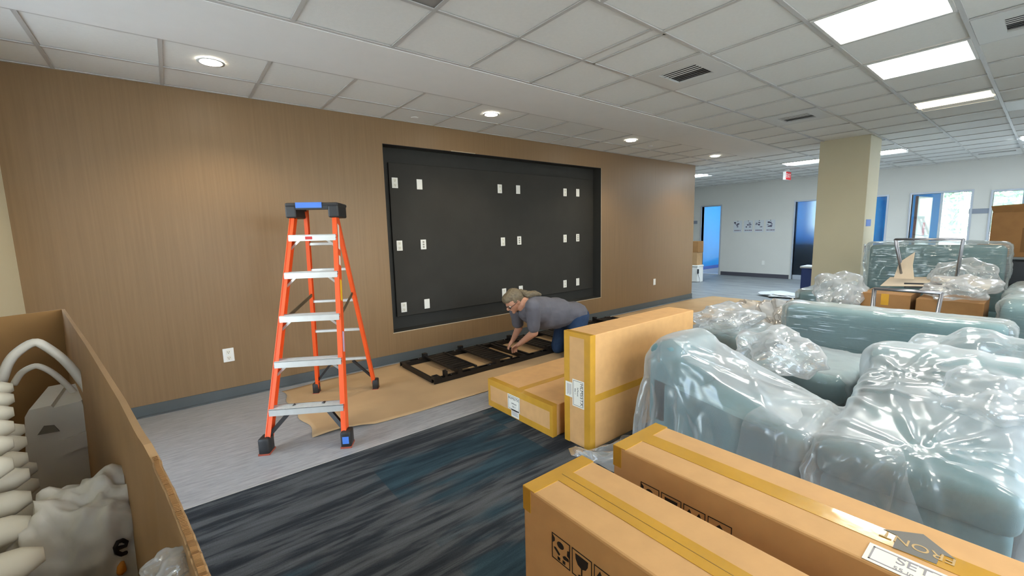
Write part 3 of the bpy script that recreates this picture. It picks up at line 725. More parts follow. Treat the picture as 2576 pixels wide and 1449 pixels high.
# ================================================================== STEPLADDER
def ladder():
    fl, frr = Vector((.401, -1.327, 0)), Vector((.852, -1.594, 0)); rl, rr_ = Vector((.895, -.383, 0)), Vector((1.369, -.647, 0))
    wv = (frr-fl).normalized(); dv = Vector((-wv.y, wv.x, 0)); o = (fl+frr)/2
    D = (((rl+rr_)/2)-o).dot(dv); HT = 1.72
    # top of the ladder: where the view ray through its cap crosses the centre line
    yt = .60*D
    t = thing('stepladder', 'orange fibreglass stepladder with aluminium steps and a black top', 'ladder', o, math.atan2(wv.y, wv.x))
    hw0, hw1 = .263, .165; rw0, rw1 = .268, .125
    F0, F1 = (-.02, .10), (yt-.09, HT-.06)     # (y,z) of front rails bottom, top
    R0, R1 = (D, .06), (yt+.06, HT-.06)
    def fr(s, z): k = (z-F0[1])/(F1[1]-F0[1]); return Vector((s*(hw0+(hw1-hw0)*k), F0[0]+(F1[0]-F0[0])*k, z))
    def rr(s, z): k = (z-R0[1])/(R1[1]-R0[1]); return Vector((s*(rw0+(rw1-rw0)*k), R0[0]+(R1[0]-R0[0])*k, z))
    for s in (-1, 1):
        m_ = MB(); a, b = fr(s, .07), fr(s, HT-.05)            # C channel: web outside, two flanges inward
        m_.bar(a, b, .006, .075, (0, 1, 0)); off = Vector((-s*.014, 0, 0)); fy = Vector((0, .036, .01))
        m_.bar(a+off-fy, b+off-fy, .032, .006, (0, 1, 0)).bar(a+off+fy, b+off+fy, .032, .006, (0, 1, 0)); m_.build('front_rail', ORANGE, t)
        m_ = MB(); a, b = rr(s, .05), rr(s, HT-.05); off = Vector((-s*.012, 0, 0)); fy = Vector((0, .020, .006))
        m_.bar(a, b, .006, .042, (0, 1, 0)).bar(a+off-fy, b+off-fy, .028, .006, (0, 1, 0)).bar(a+off+fy, b+off+fy, .028, .006, (0, 1, 0)); m_.build('rear_rail', ORANGE, t)
        p = fr(s, .05); f_ = MB().box((p.x-.035, p.y-.05, 0), (p.x+.035, p.y+.05, .115), .012, 2).build('front_foot', BLACKP, t, True)
        bx('foot_pad', (p.x-.036, p.y-.052, -.0), (p.x+.036, p.y+.052, .012), mat('red_rubber', srgb(150, 70, 50), .8), f_)
        if s > 0: bx('tape_patch', (p.x-.02, p.y-.053, .035), (p.x+.022, p.y-.050, .085), BLUETAPE, f_)
        p = rr(s, .04); f_ = MB().box((p.x-.026, p.y-.04, 0), (p.x+.026, p.y+.04, .10), .01, 2).build('rear_foot', BLACKP, t, True)
        bx('foot_pad', (p.x-.027, p.y-.042, 0), (p.x+.027, p.y+.042, .01), MATS['red_rubber'], f_)
        a, b = fr(s, .12), fr(s, .30); MB().bar(a+Vector((-s*.02, 0, 0)), Vector((s*.09, b.y+.01, .285)), .028, .03, (0, 1, 0)).build('brace', BLACKP, t)
        a = rr(s, .13); MB().bar(a+Vector((-s*.02, 0, 0)), Vector((s*.09, rr(s, .31).y, .31)), .02, .022, (0, 1, 0)).build('rear_brace', BLACKP, t)
        za = .86; MB().bar(fr(s, za)+Vector((-s*.02, .03, 0)), rr(s, za+.10)+Vector((-s*.02, -.02, 0)), .006, .028).build('spreader_strap', STRAP, t)
    for i, z in enumerate((.285, .59, .895, 1.20, 1.475)):
        a = fr(1, z); w_ = a.x-.006
        m_ = MB().box((-w_, a.y-.055, z-.045), (w_, a.y-.050, z)).box((-w_, a.y-.055, z-.004), (w_, a.y+.045, z)).box((-w_, a.y+.040, z-.035), (w_, a.y+.045, z))
        for k in range(6): m_.box((-w_, a.y-.046+k*.015, z), (w_, a.y-.040+k*.015, z+.002))
        st = m_.build('step', ALU, t)
        if i > 0:
            for s in (-1, 1): MB().bar((s*(w_+.0), a.y-.02, z-.105), (s*(w_-.075), a.y-.035, z-.035), .016, .004, (0, 1, 0)).build('step_brace', ALU, st)
        for s in (-1, 1):
            for dz in (-.012, -.032): MB().lathe([(.006, 0), (.005, .003), (0, .004)], n=8).build('rivet', ALU, st, loc=(s*w_*.985, fr(1, z+dz).y-.0395, z+dz), rot=(math.pi/2, 0, 0))
        if i == 4: bx('sticker', (-.05, a.y-.0562, z-.034), (.0, a.y-.055, z-.012), RED, st)
    for z in (.33, .62, .90, 1.18, 1.40):
        a = rr(1, z); MB().box((-a.x+.004, a.y-.016, z-.012), (a.x-.004, a.y+.016, z+.012), .003).build('rear_bar', ALU, t)
    # top cap
    c = MB(); c.box((-.195, yt-.165, HT-.03), (.195, yt+.115, HT), .012, 2).box((-.195, yt-.165, HT-.115), (-.115, yt+.09, HT-.02), .012, 2).box((.115, yt-.165, HT-.115), (.195, yt+.09, HT-.02), .012, 2).box((-.12, yt-.165, HT-.055), (.12, yt-.15, HT-.02), .004)
    cp = c.build('top_cap', BLACKP, t)
    bx('tape_strip', (-.115, yt-.169, HT-.04), (.075, yt-.165, HT+.001), BLUETAPE, cp); bx('tape_top', (-.115, yt-.169, HT), (.075, yt-.02, HT+.0015), BLUETAPE, cp)
    # stickers on the right rail
    for z0, z1, mt in ((1.36, 1.55, LABELW), (1.24, 1.31, LABELW), (.98, 1.13, YEL), (.62, .76, mat('lilac_print', srgb(176, 160, 190), .6))):
        a, b = fr(1, z0), fr(1, z1); MB().bar(a+Vector((.0036, .004, 0)), b+Vector((.0036, .004, 0)), .0008, .04, (0, 1, 0)).build('sticker', mt, t)
ladder()

# ================================================================== BLOBS: union of shapes -> one continuous skin
def blob(mb, voxel, smooth, name, mt, parent=None):
    o = bpy.data.objects.new('tmp', mb.mesh('tmp'))
    r = o.modifiers.new('r', 'REMESH'); r.mode = 'VOXEL'; r.voxel_size = voxel
    s = o.modifiers.new('s', 'SMOOTH'); s.iterations = smooth; s.factor = .5
    me = evaluated_mesh(o)
    bpy.data.objects.remove(o); me.materials.clear(); me.name = name
    for p in me.polygons: p.use_smooth = True
    return new_obj(name, me, mt, parent)
def ridged(p, oct=3, s=1.0):
    v = 0; a = 1.0; f = s
    for _ in range(oct):
        v += a*(1-abs(noise.noise(p*f))*2); a *= .5; f *= 2.1
    return v

# ================================================================== PERSON kneeling over the mount
def person():
    P = thing('person', 'person in a grey t-shirt and jeans kneeling over the black mount frame', 'person', (3.52, -1.12, .004))
    O = Vector(P.location); V = lambda *a: Vector(a)-O
    pel, mid, chest, neck = V(3.62, -1.12, .46), V(3.40, -1.08, .51), V(3.14, -1.03, .58), V(3.02, -.98, .655)
    hc = V(2.915, -.93, .705)
    fd = Vector((-.74, .12, -.66)).normalized(); hu = Vector((-.66, .02, .75)); hu = (hu-fd*hu.dot(fd)).normalized(); hs = fd.cross(hu)
    HM = frameM(Vector((0, 0, 0)), fd, -hs).to_3x3()     # x face, y side, z up of head
    sh = [V(2.97, -1.19, .665), V(3.03, -.80, .655)]; el = [V(3.01, -1.16, .365), V(3.14, -.74, .33)]
    wr = [V(3.01, -.90, .185), V(3.14, -.62, .16)]; hd = [V(3.03, -.75, .105), V(3.10, -.60, .095)]
    kn = [V(3.50, -1.24, .075), V(3.53, -.99, .075)]; hp = [V(3.64, -1.22, .43), V(3.66, -1.0, .43)]; an = [V(3.93, -1.22, .07), V(3.96, -1.0, .07)]
    def head(b, k=1.0):
        hm4 = HM.to_4x4()
        b.ell(hc, (.100*k, .077*k, .112*k), hm4, 20, 14)
        b.ell(hc+HM @ Vector((.035, 0, -.055)), (.062, .058, .068), hm4)      # jaw
    b = MB(); head(b)
    b.ell(hc+HM @ Vector((.108, 0, -.022)), (.022, .014, .024), HM.to_4x4()); b.ell(hc+HM @ Vector((.092, 0, .004)), (.016, .010, .03), HM.to_4x4())   # nose
    b.ell(hc+HM @ Vector((.086, 0, -.062)), (.016, .026, .010), HM.to_4x4()); b.ell(hc+HM @ Vector((.080, 0, -.105)), (.022, .024, .018), HM.to_4x4())    # mouth, chin
    for s in (-1, 1): b.ell(hc+HM @ Vector((-.008, s*.078, -.012)), (.022, .010, .034), HM.to_4x4())           # ears
    b.cap(neck, hc+HM @ Vector((-.03, 0, -.06)), .068, .062)
    b.ell(chest, (.17, .20, .155)); b.ell(mid, (.20, .185, .165)); b.ell(pel, (.12, .13, .10))
    b.cap(chest, mid, .15, .16).cap(mid, pel, .14, .10).cap(neck, chest, .09, .14)
    for i in range(2):
        b.cap(chest, sh[i], .10, .075).cap(sh[i], el[i], .062, .046).cap(el[i], wr[i], .047, .028)
        b.cap(hp[i], kn[i], .080, .058).cap(kn[i], an[i], .058, .04).cap(an[i], an[i]+Vector((.11, 0, -.02)), .038, .03)
        # hand: palm, four curled fingers and a thumb
        d = (hd[i]-wr[i]).normalized(); side = d.cross(Vector((0, 0, 1))).normalized(); dn = side.cross(d).normalized()
        if dn.z > 0: dn = -dn
        pc = wr[i]+d*.06
        M3 = frameM(Vector((0, 0, 0)), d, side).to_3x3().to_4x4()
        b.ell(pc, (.052, .042, .017), M3); b.cap(wr[i], pc, .026, .024)
        for k, ln in enumerate((.070, .080, .074, .058)):
            a = pc+d*.038+side*(-.030+.020*k); j1 = a+d*ln*.5+dn*.012; j2 = j1+d*ln*.30+dn*.026; j3 = j2+d*ln*.1+dn*.020
            b.cap(a, j1, .0095, .009).cap(j1, j2, .009, .0082).cap(j2, j3, .0082, .007)
        sg = -1 if i == 0 else 1
        a = pc-d*.015+side*sg*.034; j1 = a+side*sg*.022+d*.032+dn*.012; j2 = j1+d*.030+dn*.014
        b.cap(a, j1, .012, .010).cap(j1, j2, .010, .008)
    blob(b, .0062, 5, 'body', SKIN, P)
    s = MB()
    s.ell(chest, (.185, .215, .17)); s.ell(mid+Vector((0, 0, .01)), (.225, .20, .182)); s.ell(pel+Vector((.03, 0, .035)), (.175, .20, .135))
    s.ell((chest+mid)/2+Vector((0, 0, -.06)), (.17, .17, .15))            # belly
    s.cap(chest, mid, .17, .18).cap(mid, pel+Vector((0, 0, .03)), .18, .14).cap(neck+Vector((.03, 0, -.01)), chest, .085, .15)
    for i in range(2): s.cap(chest, sh[i], .12, .088).cap(sh[i], sh[i]+(el[i]-sh[i])*.80, .082, .07)
    sho = blob(s, .010, 6, 'shirt', SHIRT, P)
    me = sho.data                                     # cloth folds
    nr_ = [v.normal.copy() for v in me.vertices]
    for v, n in zip(me.vertices, nr_):
        v.co += n*(.006*noise.noise(v.co*9)+.004*ridged(Vector((v.co.x*5, v.co.y*9, v.co.z*14)), 2)-.004)
    j = MB(); j.ell(pel+Vector((.06, 0, -.01)), (.18, .195, .15)); j.cap(pel, pel+Vector((.05, 0, -.02)), .15, .15)
    for i in range(2): j.cap(hp[i]+Vector((.02, 0, 0)), kn[i], .118, .082).cap(kn[i], an[i], .08, .062)
    blob(j, .011, 6, 'jeans', JEAN, P)
    for i in range(2):
        f = MB(); f.ell(an[i]+Vector((.07, 0, -.008)), (.09, .042, .048)); f.ell(an[i]+Vector((.14, 0, -.03)), (.05, .046, .035)); blob(f, .008, 3, 'shoe', BLACKP, P)
    h = MB(); hm4 = HM.to_4x4()
    h.ell(hc+HM @ Vector((-.030, 0, .022)), (.100, .086, .106), hm4); h.ell(hc+HM @ Vector((.03, 0, .078)), (.070, .066, .046), hm4); h.ell(hc+HM @ Vector((-.07, 0, -.04)), (.05, .066, .07), hm4)
    ho = blob(h, .007, 3, 'hair', HAIR, P)
    for v, n in zip(ho.data.vertices, [v.normal.copy() for v in ho.data.vertices]): v.co += n*.005*ridged(Vector((v.co.x*14, v.co.y*40, v.co.z*30)), 2)
    tie = hc+HM @ Vector((-.125, 0, .01))
    pt = MB(); k0 = tie; k1 = V(3.06, -1.02, .765); k2 = V(3.13, -1.05, .775); k3 = V(3.19, -1.07, .755)
    pt.cap(k0, k1, .030, .034).cap(k1, k2, .034, .028).cap(k2, k3, .028, .012)
    po = blob(pt, .007, 3, 'ponytail', HAIR, P)
    for v, n in zip(po.data.vertices, [v.normal.copy() for v in po.data.vertices]): v.co += n*.006*ridged(Vector((v.co.x*10, v.co.y*40, v.co.z*40)), 2)
    g = MB()
    for s_ in (-1, 1):
        c = hc+HM @ Vector((.104, s_*.034, .002)); ring = [c+HM @ Vector((-.004*abs(math.sin(a)), .027*math.cos(a), .020*math.sin(a))) for a in [2*math.pi*i/14 for i in range(14)]]
        g.tube(ring, .0032, 6, closed=True)
        g.tube([hc+HM @ Vector((.10, s_*.062, .006)), hc+HM @ Vector((.05, s_*.084, .006)), hc+HM @ Vector((-.02, s_*.084, .002))], .003, 6)
    g.tube([hc+HM @ Vector((.108, -.008, .006)), hc+HM @ Vector((.108, .008, .006))], .003, 6)
    g.build('glasses', BLACKP, P, True)
    for s_ in (-1, 1): MB().ell(hc+HM @ Vector((.088, s_*.033, .002)), (.011, .013, .011), hm4, 10, 8).build('eye', WHITE, P, True)
person()

# ================================================================== DRAPED POLYTHENE: small cloth solver
def sdf_push(p, boxes, th):
    """push points out of rounded boxes (centre, half, rotation matrix, radius); returns contact mask"""
    hit = np.zeros(len(p), bool)
    for c, h, R, r in boxes:
        q = (p-c) @ R; s = np.sign(q); s[s == 0] = 1
        a = np.abs(q)-(h-r); o = np.maximum(a, 0); L = np.linalg.norm(o, axis=1); ins = np.minimum(a.max(1), 0)
        d = L+ins-r; k = d < th
        if not k.any(): continue
        g = np.zeros_like(q); out = L > 1e-9
        g[out] = o[out]/L[out, None]
        ii = np.where(~out)[0]; g[ii, a[ii].argmax(1)] = 1
        p[k] += ((g*s)[k]*(th-d[k])[:, None]) @ R.T; hit |= k
    k = p[:, 2] < .006; p[k, 2] = .006; hit |= k
    return hit
def cbox(lo, hi, r=.03, rot=(0, 0, 0)):
    lo = np.array(lo); hi = np.array(hi); R = np.array(Euler(rot).to_matrix())
    return ((lo+hi)/2, (hi-lo)/2, R, r)
def drape(cx, cy, w, d, z0, boxes, rz=0.0, cell=.028, squash=.9, steps=150, iters=7, seed=1, bumps=.05, pull=()):
    rs = np.random.RandomState(seed); nx, ny = int(w/cell)+1, int(d/cell)+1
    u, v = np.meshgrid(np.linspace(-w/2, w/2, nx), np.linspace(-d/2, d/2, ny), indexing='ij')
    c, s = math.cos(rz), math.sin(rz); x = (u*c-v*s)*squash+cx; y = (u*s+v*c)*squash+cy
    z = np.full_like(x, z0)
    for _ in range(16):
        fx, fy, ph = rs.normal(0, 5), rs.normal(0, 5), rs.rand()*6.28; z += bumps/4*np.sin(fx*u+fy*v+ph)
    P = np.stack([x, y, z], -1); Q = P.copy(); dx, dy = w/(nx-1), d/(ny-1); dg = math.hypot(dx, dy)
    pairs = []
    def add(sa, sb, L, k): pairs.append((sa, sb, L, k))
    S_ = slice
    for o in (0, 1):
        n = (nx-1-o+1)//2; add((S_(o, o+2*n, 2), S_(None)), (S_(o+1, o+1+2*n, 2), S_(None)), dx, .5)
        n = (ny-1-o+1)//2; add((S_(None), S_(o, o+2*n, 2)), (S_(None), S_(o+1, o+1+2*n, 2)), dy, .5)
    for o in (0, 1):
        n = (nx-1-o+1)//2
        add((S_(o, o+2*n, 2), S_(0, ny-1)), (S_(o+1, o+1+2*n, 2), S_(1, ny)), dg, .3)
        add((S_(o, o+2*n, 2), S_(1, ny)), (S_(o+1, o+1+2*n, 2), S_(0, ny-1)), dg, .3)
    add((S_(0, nx-2), S_(None)), (S_(2, nx), S_(None)), 2*dx, .04); add((S_(None), S_(0, ny-2)), (S_(None), S_(2, ny)), 2*dy, .04)
    pins = []
    for (pu, pv, tgt) in pull:
        i = int((pu+.5)*(nx-1)); j = int((pv+.5)*(ny-1)); pins.append((i, j, np.array(tgt)))
    dt2 = (1/60)**2*9.8
    for st in range(steps):
        vel = (P-Q)*.965; np.clip(vel, -.035, .035, out=vel); Q = P.copy(); P = P+vel; P[..., 2] -= dt2
        for it in range(iters):
            for a, b, L, k in pairs:
                A, B = P[a], P[b]; dlt = B-A; ln = np.sqrt((dlt*dlt).sum(-1))+1e-9
                f = k*(ln-L)/ln
                if k < .1: f = np.minimum(f, 0)
                cr = dlt*f[..., None]
                P[a] = A+cr; P[b] = B-cr
            for i, j, tg in pins: P[i, j] += (tg-P[i, j])*min(1, st/60)
            if it % 3 == 0 or it == iters-1:
                fl = P.reshape(-1, 3).copy(); hit = sdf_push(fl, boxes, .022); P = fl.reshape(nx, ny, 3)
        hm = hit.reshape(nx, ny); Q[hm] += (P[hm]-Q[hm])*.75
    return P
def grid_obj(P, name, mt, smooth_it=1, sub=1):
    nx, ny = P.shape[:2]; idx = np.arange(nx*ny).reshape(nx, ny)
    f = np.stack([idx[:-1, :-1], idx[1:, :-1], idx[1:, 1:], idx[:-1, 1:]], -1).reshape(-1, 4)
    me = bpy.data.meshes.new(name); me.from_pydata(P.reshape(-1, 3).tolist(), [], f.tolist()); me.update()
    for p in me.polygons: p.use_smooth = True
    o = new_obj(name, me, mt)
    if sub: m_ = o.modifiers.new('sub', 'SUBSURF'); m_.levels = sub; m_.render_levels = sub
    return o
KNOTS = [((2.80, -3.90, .50), 11, .40, .018), ((2.32, -3.07, .75), 10, .50, .016), ((2.42, -4.32, .45), 12, .38, .020), ((3.05, -4.15, .55), 9, .35, .018)]
def folds(P, seed, amp=.016):
    """refine the simulated sheet and add sharp hanging folds that fan out from gathered points"""
    for _ in range(1):
        a = np.repeat(P, 2, 0)[:-1]; a[1::2] = (P[:-1]+P[1:])/2; b = np.repeat(a, 2, 1)[:, :-1]; b[:, 1::2] = (a[:, :-1]+a[:, 1:])/2; P = b
        q = P.copy(); q[1:-1, 1:-1] = P[1:-1, 1:-1]*.5+(P[:-2, 1:-1]+P[2:, 1:-1]+P[1:-1, :-2]+P[1:-1, 2:])*.125; P = q
    du = np.gradient(P, axis=0); dv = np.gradient(P, axis=1); n = np.cross(du, dv); n /= np.linalg.norm(n, axis=-1, keepdims=True)+1e-9
    if n[..., 2].mean() < 0: n = -n
    nx, ny = P.shape[:2]; d = np.zeros((nx, ny))
    for i in range(nx):
        for j in range(ny):
            p = Vector(P[i, j]); w_ = p+Vector((noise.noise(p*2.3), noise.noise(p*2.3+Vector((7, 0, 0))), 0))*.12
            h = abs(n[i, j, 2])      # upright parts get vertical folds, flat parts get crossing creases
            flat = max(0, ridged(Vector((w_.x*2.2+seed, w_.y*3.4, w_.z*2)), 2)-.75)
            hang = max(0, ridged(Vector((w_.x*5+seed, w_.y*5, w_.z*.7)), 2)-.6)
            d[i, j] = amp*(h*flat*1.3+(1-h)*hang*1.2)+.003*ridged(w_*9, 1)
    for (kx, ky, kz), nf, R_, am in KNOTS:
        ex, ey, ez = P[..., 0]-kx, P[..., 1]-ky, P[..., 2]-kz; r = np.sqrt(ex**2+ey**2+ez**2)+1e-6; th = np.arctan2(ey, ex+ez*.5)
        d += am*np.maximum(0, np.cos(nf*th+3*np.sin(th*2+seed)))**3*np.exp(-(r/R_)**2)*np.clip(r/.10, 0, 1)
    return P+n*d[..., None]
def rbox(name, lo, hi, r, mt, parent, rot=None):
    """soft upholstered block"""
    o = MB().box(lo, hi, r, 4).build(name, mt, parent, True)
    return o

# ---- two lounge chairs pushed together under loose covers
def legs4(t, x0, x1, y0, y1, h=.09):
    for x in (x0, x1):
        for y in (y0, y1): MB().lathe([(.018, 0), (.024, h)], n=12).build('leg', BLACKP, t, True, loc=(x, y, 0))
CA = thing('lounge_chair', 'pale teal low chair with its back to the standing carton, under loose polythene', 'chair', (0, 0, 0))
rbox('base', (2.33, -3.90, .09), (2.83, -3.10, .27), .03, TEAL, CA); rbox('seat_cushion', (2.32, -3.92, .27), (2.84, -3.20, .43), .05, TEAL, CA)
rbox('backrest', (2.30, -3.24, .20), (2.86, -3.05, .745), .06, TEAL, CA)
for x in (2.30, 2.80): MB().prism([(x, -3.10, .15), (x, -3.80, .15), (x, -3.80, .42), (x, -3.60, .44), (x, -3.24, .50), (x, -3.10, .52)], (.06, 0, 0)).build('arm_panel', TEAL, CA)
legs4(CA, 2.38, 2.78, -3.84, -3.14)
CB = thing('lounge_chair', 'pale teal lounge chair facing the two foreground cartons, under crumpled polythene', 'chair', (0, 0, 0))
rbox('base', (2.34, -4.60, .09), (3.36, -3.99, .27), .03, TEAL, CB); rbox('seat_cushion', (2.32, -4.62, .27), (3.20, -3.97, .44), .05, TEAL, CB)
rbox('backrest', (3.16, -4.62, .20), (3.42, -3.97, .73), .07, TEAL, CB); legs4(CB, 2.40, 3.32, -4.54, -4.05)
carton_B = cbox((2.045, -2.802, 0), (3.325, -2.57, .785), .01)
tentA = ((np.array([2.58, -3.52, .54])), np.array([.25, .44, .03]), np.array(Euler((math.radians(21), 0, 0)).to_matrix()), .02)
tentB = ((np.array([2.80, -4.30, .545])), np.array([.46, .27, .03]), np.array(Euler((0, math.radians(-16), 0)).to_matrix()), .02)
colA = [cbox((2.32, -3.92, 0.05), (2.84, -3.1, .43), .04), cbox((2.30, -3.24, .2), (2.86, -3.05, .745), .05), cbox((2.30, -3.62, .1), (2.86, -3.15, .50), .04)]
colB = [cbox((2.32, -4.62, 0.05), (3.3, -3.97, .44), .05), cbox((3.16, -4.62, .2), (3.42, -3.97, .73), .06)]
carton_D = cbox((1.03, -5.065, 0), (1.263, -3.785, .785), .01)
PA = drape(2.60, -3.50, 2.0, 2.2, .84, colA+colB+[tentA, carton_B, carton_D], seed=3, squash=.80, bumps=.10)
tag(grid_obj(folds(PA, 3), 'plastic_cover', FILM), 'loose milky polythene sheet draped over the chair beside the standing carton', 'plastic sheet')
PB = drape(2.86, -4.30, 2.1, 1.75, .86, colB+[tentB]+[cbox(a[0]-a[1]-.012, a[0]+a[1]+.012, .05) for a in colA]+[carton_D], seed=8, squash=.80, bumps=.14)
tag(grid_obj(folds(PB, 8), 'plastic_cover', FILM), 'crumpled milky polythene sheet over the chair nearest the foreground cartons', 'plastic sheet')

# ---- tightly wrapped sofas
def wrapped(lo, hi, r, name, mt, amp=.010, fr=(3, 3, 16), seed=0, bottom=False, bulge=0.0):
    lo, hi = Vector(lo), Vector(hi); c = (lo+hi)/2; h = (hi-lo)/2; bm = bmesh.new(); st = .022
    vd = {}
    def vert(p):
        k = (round(p.x, 4), round(p.y, 4), round(p.z, 4))
        if k not in vd: vd[k] = bm.verts.new(p)
        return vd[k]
    for ax in range(3):
        a, b = [(1, 2), (2, 0), (0, 1)][ax]; na, nb = max(2, int(2*h[a]/st)), max(2, int(2*h[b]/st))
        for s in (-1, 1):
            if ax == 2 and s < 0 and not bottom: continue
            for i in range(na):
                for j in range(nb):
                    q = []
                    for di, dj in ((0, 0), (1, 0), (1, 1), (0, 1)):
                        p = Vector((0, 0, 0)); p[ax] = s*h[ax]; p[a] = -h[a]+2*h[a]*(i+di)/na; p[b] = -h[b]+2*h[b]*(j+dj)/nb; q.append(vert(p))
                    try: bm.faces.new(q if s > 0 else q[::-1])
                    except ValueError: pass
    inn = Vector((max(h.x-r, .001), max(h.y-r, .001), max(h.z-r, .001)))
    for v in bm.verts:
        p = v.co.copy(); cl = Vector([max(-inn[k], min(inn[k], p[k])) for k in range(3)]); n = p-cl
        n = n.normalized() if n.length > 1e-6 else Vector((0, 0, 1))
        w_ = p+c
        d = amp*(ridged(Vector((w_.x*fr[0]+seed, w_.y*fr[1], w_.z*fr[2])), 3)-.6)
        if bulge: d += bulge*max(0, noise.noise(w_*3.1+Vector((seed, 0, 0))))
        v.co = cl+n*(r+max(d, -.004))+c
    bmesh.ops.recalc_face_normals(bm, faces=bm.faces)
    me = bpy.data.meshes.new(name); bm.to_mesh(me); bm.free()
    for p in me.polygons: p.use_smooth = True
    return new_obj(name, me, mt)
S3 = thing('sofa', 'pale teal two-seat sofa tightly wrapped in clear film behind the loose chairs', 'sofa', (0, 0, 0))
rbox('backrest', (4.13, -4.47, .12), (4.36, -3.20, .775), .05, TEAL, S3); rbox('base', (3.34, -4.45, .08), (4.13, -3.24, .26), .03, TEAL, S3)
rbox('seat_cushion', (3.32, -3.84, .26), (4.13, -3.26, .45), .06, TEAL, S3); rbox('seat_cushion', (3.44, -4.46, .26), (4.13, -3.87, .46), .06, TEAL, S3); legs4(S3, 3.5, 4.3, -4.4, -3.3, .08)
tag(wrapped((4.10, -4.51, .11), (4.39, -3.17, .80), .065, 'stretch_wrap', FILM_T, .006, (3, 4.0, 26), 2), 'tight wrinkled stretch film around the long teal sofa back', 'stretch film')
tag(wrapped((3.29, -3.855, .16), (4.095, -3.235, .475), .07, 'stretch_wrap', FILM, .012, (6, 6, 8), 5), 'clear film over the rounded sofa seat cushion next to the puffed bag', 'stretch film')
OT = thing('ottoman', 'pale teal square ottoman under crumpled clear film past the standing carton', 'ottoman', (0, 0, 0))
rbox('cushion', (3.80, -3.02, .10), (4.52, -2.46, .50), .07, TEAL, OT); legs4(OT, 3.9, 4.42, -2.9, -2.55, .11)
PC = drape(4.13, -2.76, 1.5, 1.25, .60, [cbox((3.80, -3.02, .1), (4.52, -2.46, .50), .06), carton_B, cbox((4.10, -4.51, .1), (4.39, -3.17, .8), .05)], seed=5, squash=.78, bumps=.12, steps=110)
tag(grid_obj(folds(PC, 5), 'plastic_cover', FILM), 'crumpled clear polythene over the small ottoman', 'plastic sheet')

S4 = thing('sofa', 'tall-backed teal sofa wrapped in clear film in front of the pillar, loaded with cartons', 'sofa', (0, 0, 0))
rbox('base', (5.50, -4.34, .06), (7.30, -2.96, .30), .03, TEAL, S4); rbox('seat_cushion', (5.52, -4.32, .30), (7.22, -2.98, .44), .06, TEAL, S4)
rbox('backrest', (7.24, -4.30, .10), (7.46, -3.10, 1.18), .06, TEAL, S4); rbox('arm', (6.0, -2.95, .08), (7.44, -2.70, .65), .05, TEAL, S4); rbox('arm', (5.35, -4.64, .08), (7.0, -4.38, .78), .07, TEAL, S4)
legs4(S4, 5.65, 7.2, -4.25, -3.05, .07)
tag(wrapped((7.20, -4.34, .32), (7.50, -3.06, 1.215), .075, 'stretch_wrap', FILM_T, .012, (3, 5, 6), 9, bulge=.03), 'shiny clear film over the tall sofa back in front of the pillar', 'stretch film')
tag(wrapped((5.96, -2.975, .06), (7.46, -2.675, .675), .05, 'stretch_wrap', FILM_T, .010, (4, 4, 8), 4), 'shiny clear film over the low sofa arm beside the pillar', 'stretch film')
tag(wrapped((5.30, -4.68, .06), (7.04, -4.36, .815), .10, 'stretch_wrap', FILM_T, .014, (6, 4, 7), 14, bulge=.04), 'shiny bulging film over the sofa arm below the dark cabinet', 'stretch film')

def crumple(c, r, name, mt, label, seed=0, amp=.35, sub=5, cat='plastic bag', fr=1.3):
    bm = bmesh.new(); bmesh.ops.create_icosphere(bm, subdivisions=sub, radius=1)
    for v in bm.verts:
        n = v.co.normalized(); d = 1+amp*(.55*noise.noise(n*1.5+Vector((seed, 0, 0)))+.22*(ridged(n*fr+Vector((seed*3, 1, 0)), 2)-.8))
        v.co = Vector((n.x*r[0]*d, n.y*r[1]*d, n.z*r[2]*d))
    zmin = -r[2]*.92
    for v in bm.verts: v.co.z = max(v.co.z, zmin)
    me = bpy.data.meshes.new(name); bm.to_mesh(me); bm.free()
    for p in me.polygons: p.use_smooth = sub > 4
    o = new_obj(name, me, mt, loc=c)
    return tag(o, label, cat)
p = at(1945, 905, x=3.12); crumple((p.x, p.y, .60), (.24, .25, .17), 'plastic_bundle', FILM_C, 'puffed ball of crumpled clear plastic lying between the low chair and the sofa', 11, .7)
p = at(2460, 925, x=3.55); crumple((3.60, p.y, .63), (.20, .30, .19), 'plastic_bundle', FILM_C, 'big puff of crumpled plastic against the wrapped sofa back', 21, .7)
p = at(2500, 1030, x=3.0); crumple((2.98, p.y, .58), (.24, .22, .14), 'plastic_bundle', FILM_C, 'low puff of crumpled plastic on the seat of the loose-covered chair', 31, .7)
p = at(1965, 746, z=.0); crumple((p.x, p.y, .045), (.30, .34, .05), 'plastic_bundle', mat('white_film_scrap', srgb(200, 206, 210), .4), 'scrap of white plastic lying on the grey floor past the paper', 41, .9, 4)
# cream sheet hanging from the sofa back onto the ottoman
def patch(c4, n, name, mt, label, cat, amp=.03, seed=0, fr=(5, 2)):
    A_, B_, C_, D_ = [Vector(c) for c in c4]; P = np.zeros((n+1, n+1, 3)); nr = (B_-A_).cross(D_-A_).normalized()
    for i in range(n+1):
        for j in range(n+1):
            s, t = i/n, j/n; q = A_*(1-s)*(1-t)+B_*s*(1-t)+C_*s*t+D_*(1-s)*t
            q = q+nr*amp*(ridged(Vector((s*fr[0], t*fr[1], seed)), 3)-.7); P[i, j] = q[:]
    return tag(grid_obj(P, name, mt), label, cat)
patch((at(1842, 756, x=5.0), at(1990, 746, x=4.62), at(1985, 850, x=4.44), at(1862, 825, x=4.66)), 34, 'plastic_sheet', FILM_CREAM, 'cream creased sheet bunched up beside the wrapped sofa back', 'plastic sheet', .09, 3, (2.2, 1.2))
crumple((4.05, -2.74, .60), (.36, .26, .12), 'plastic_bundle', FILM_C, 'puffed clear plastic on top of the small ottoman', 91, .8)

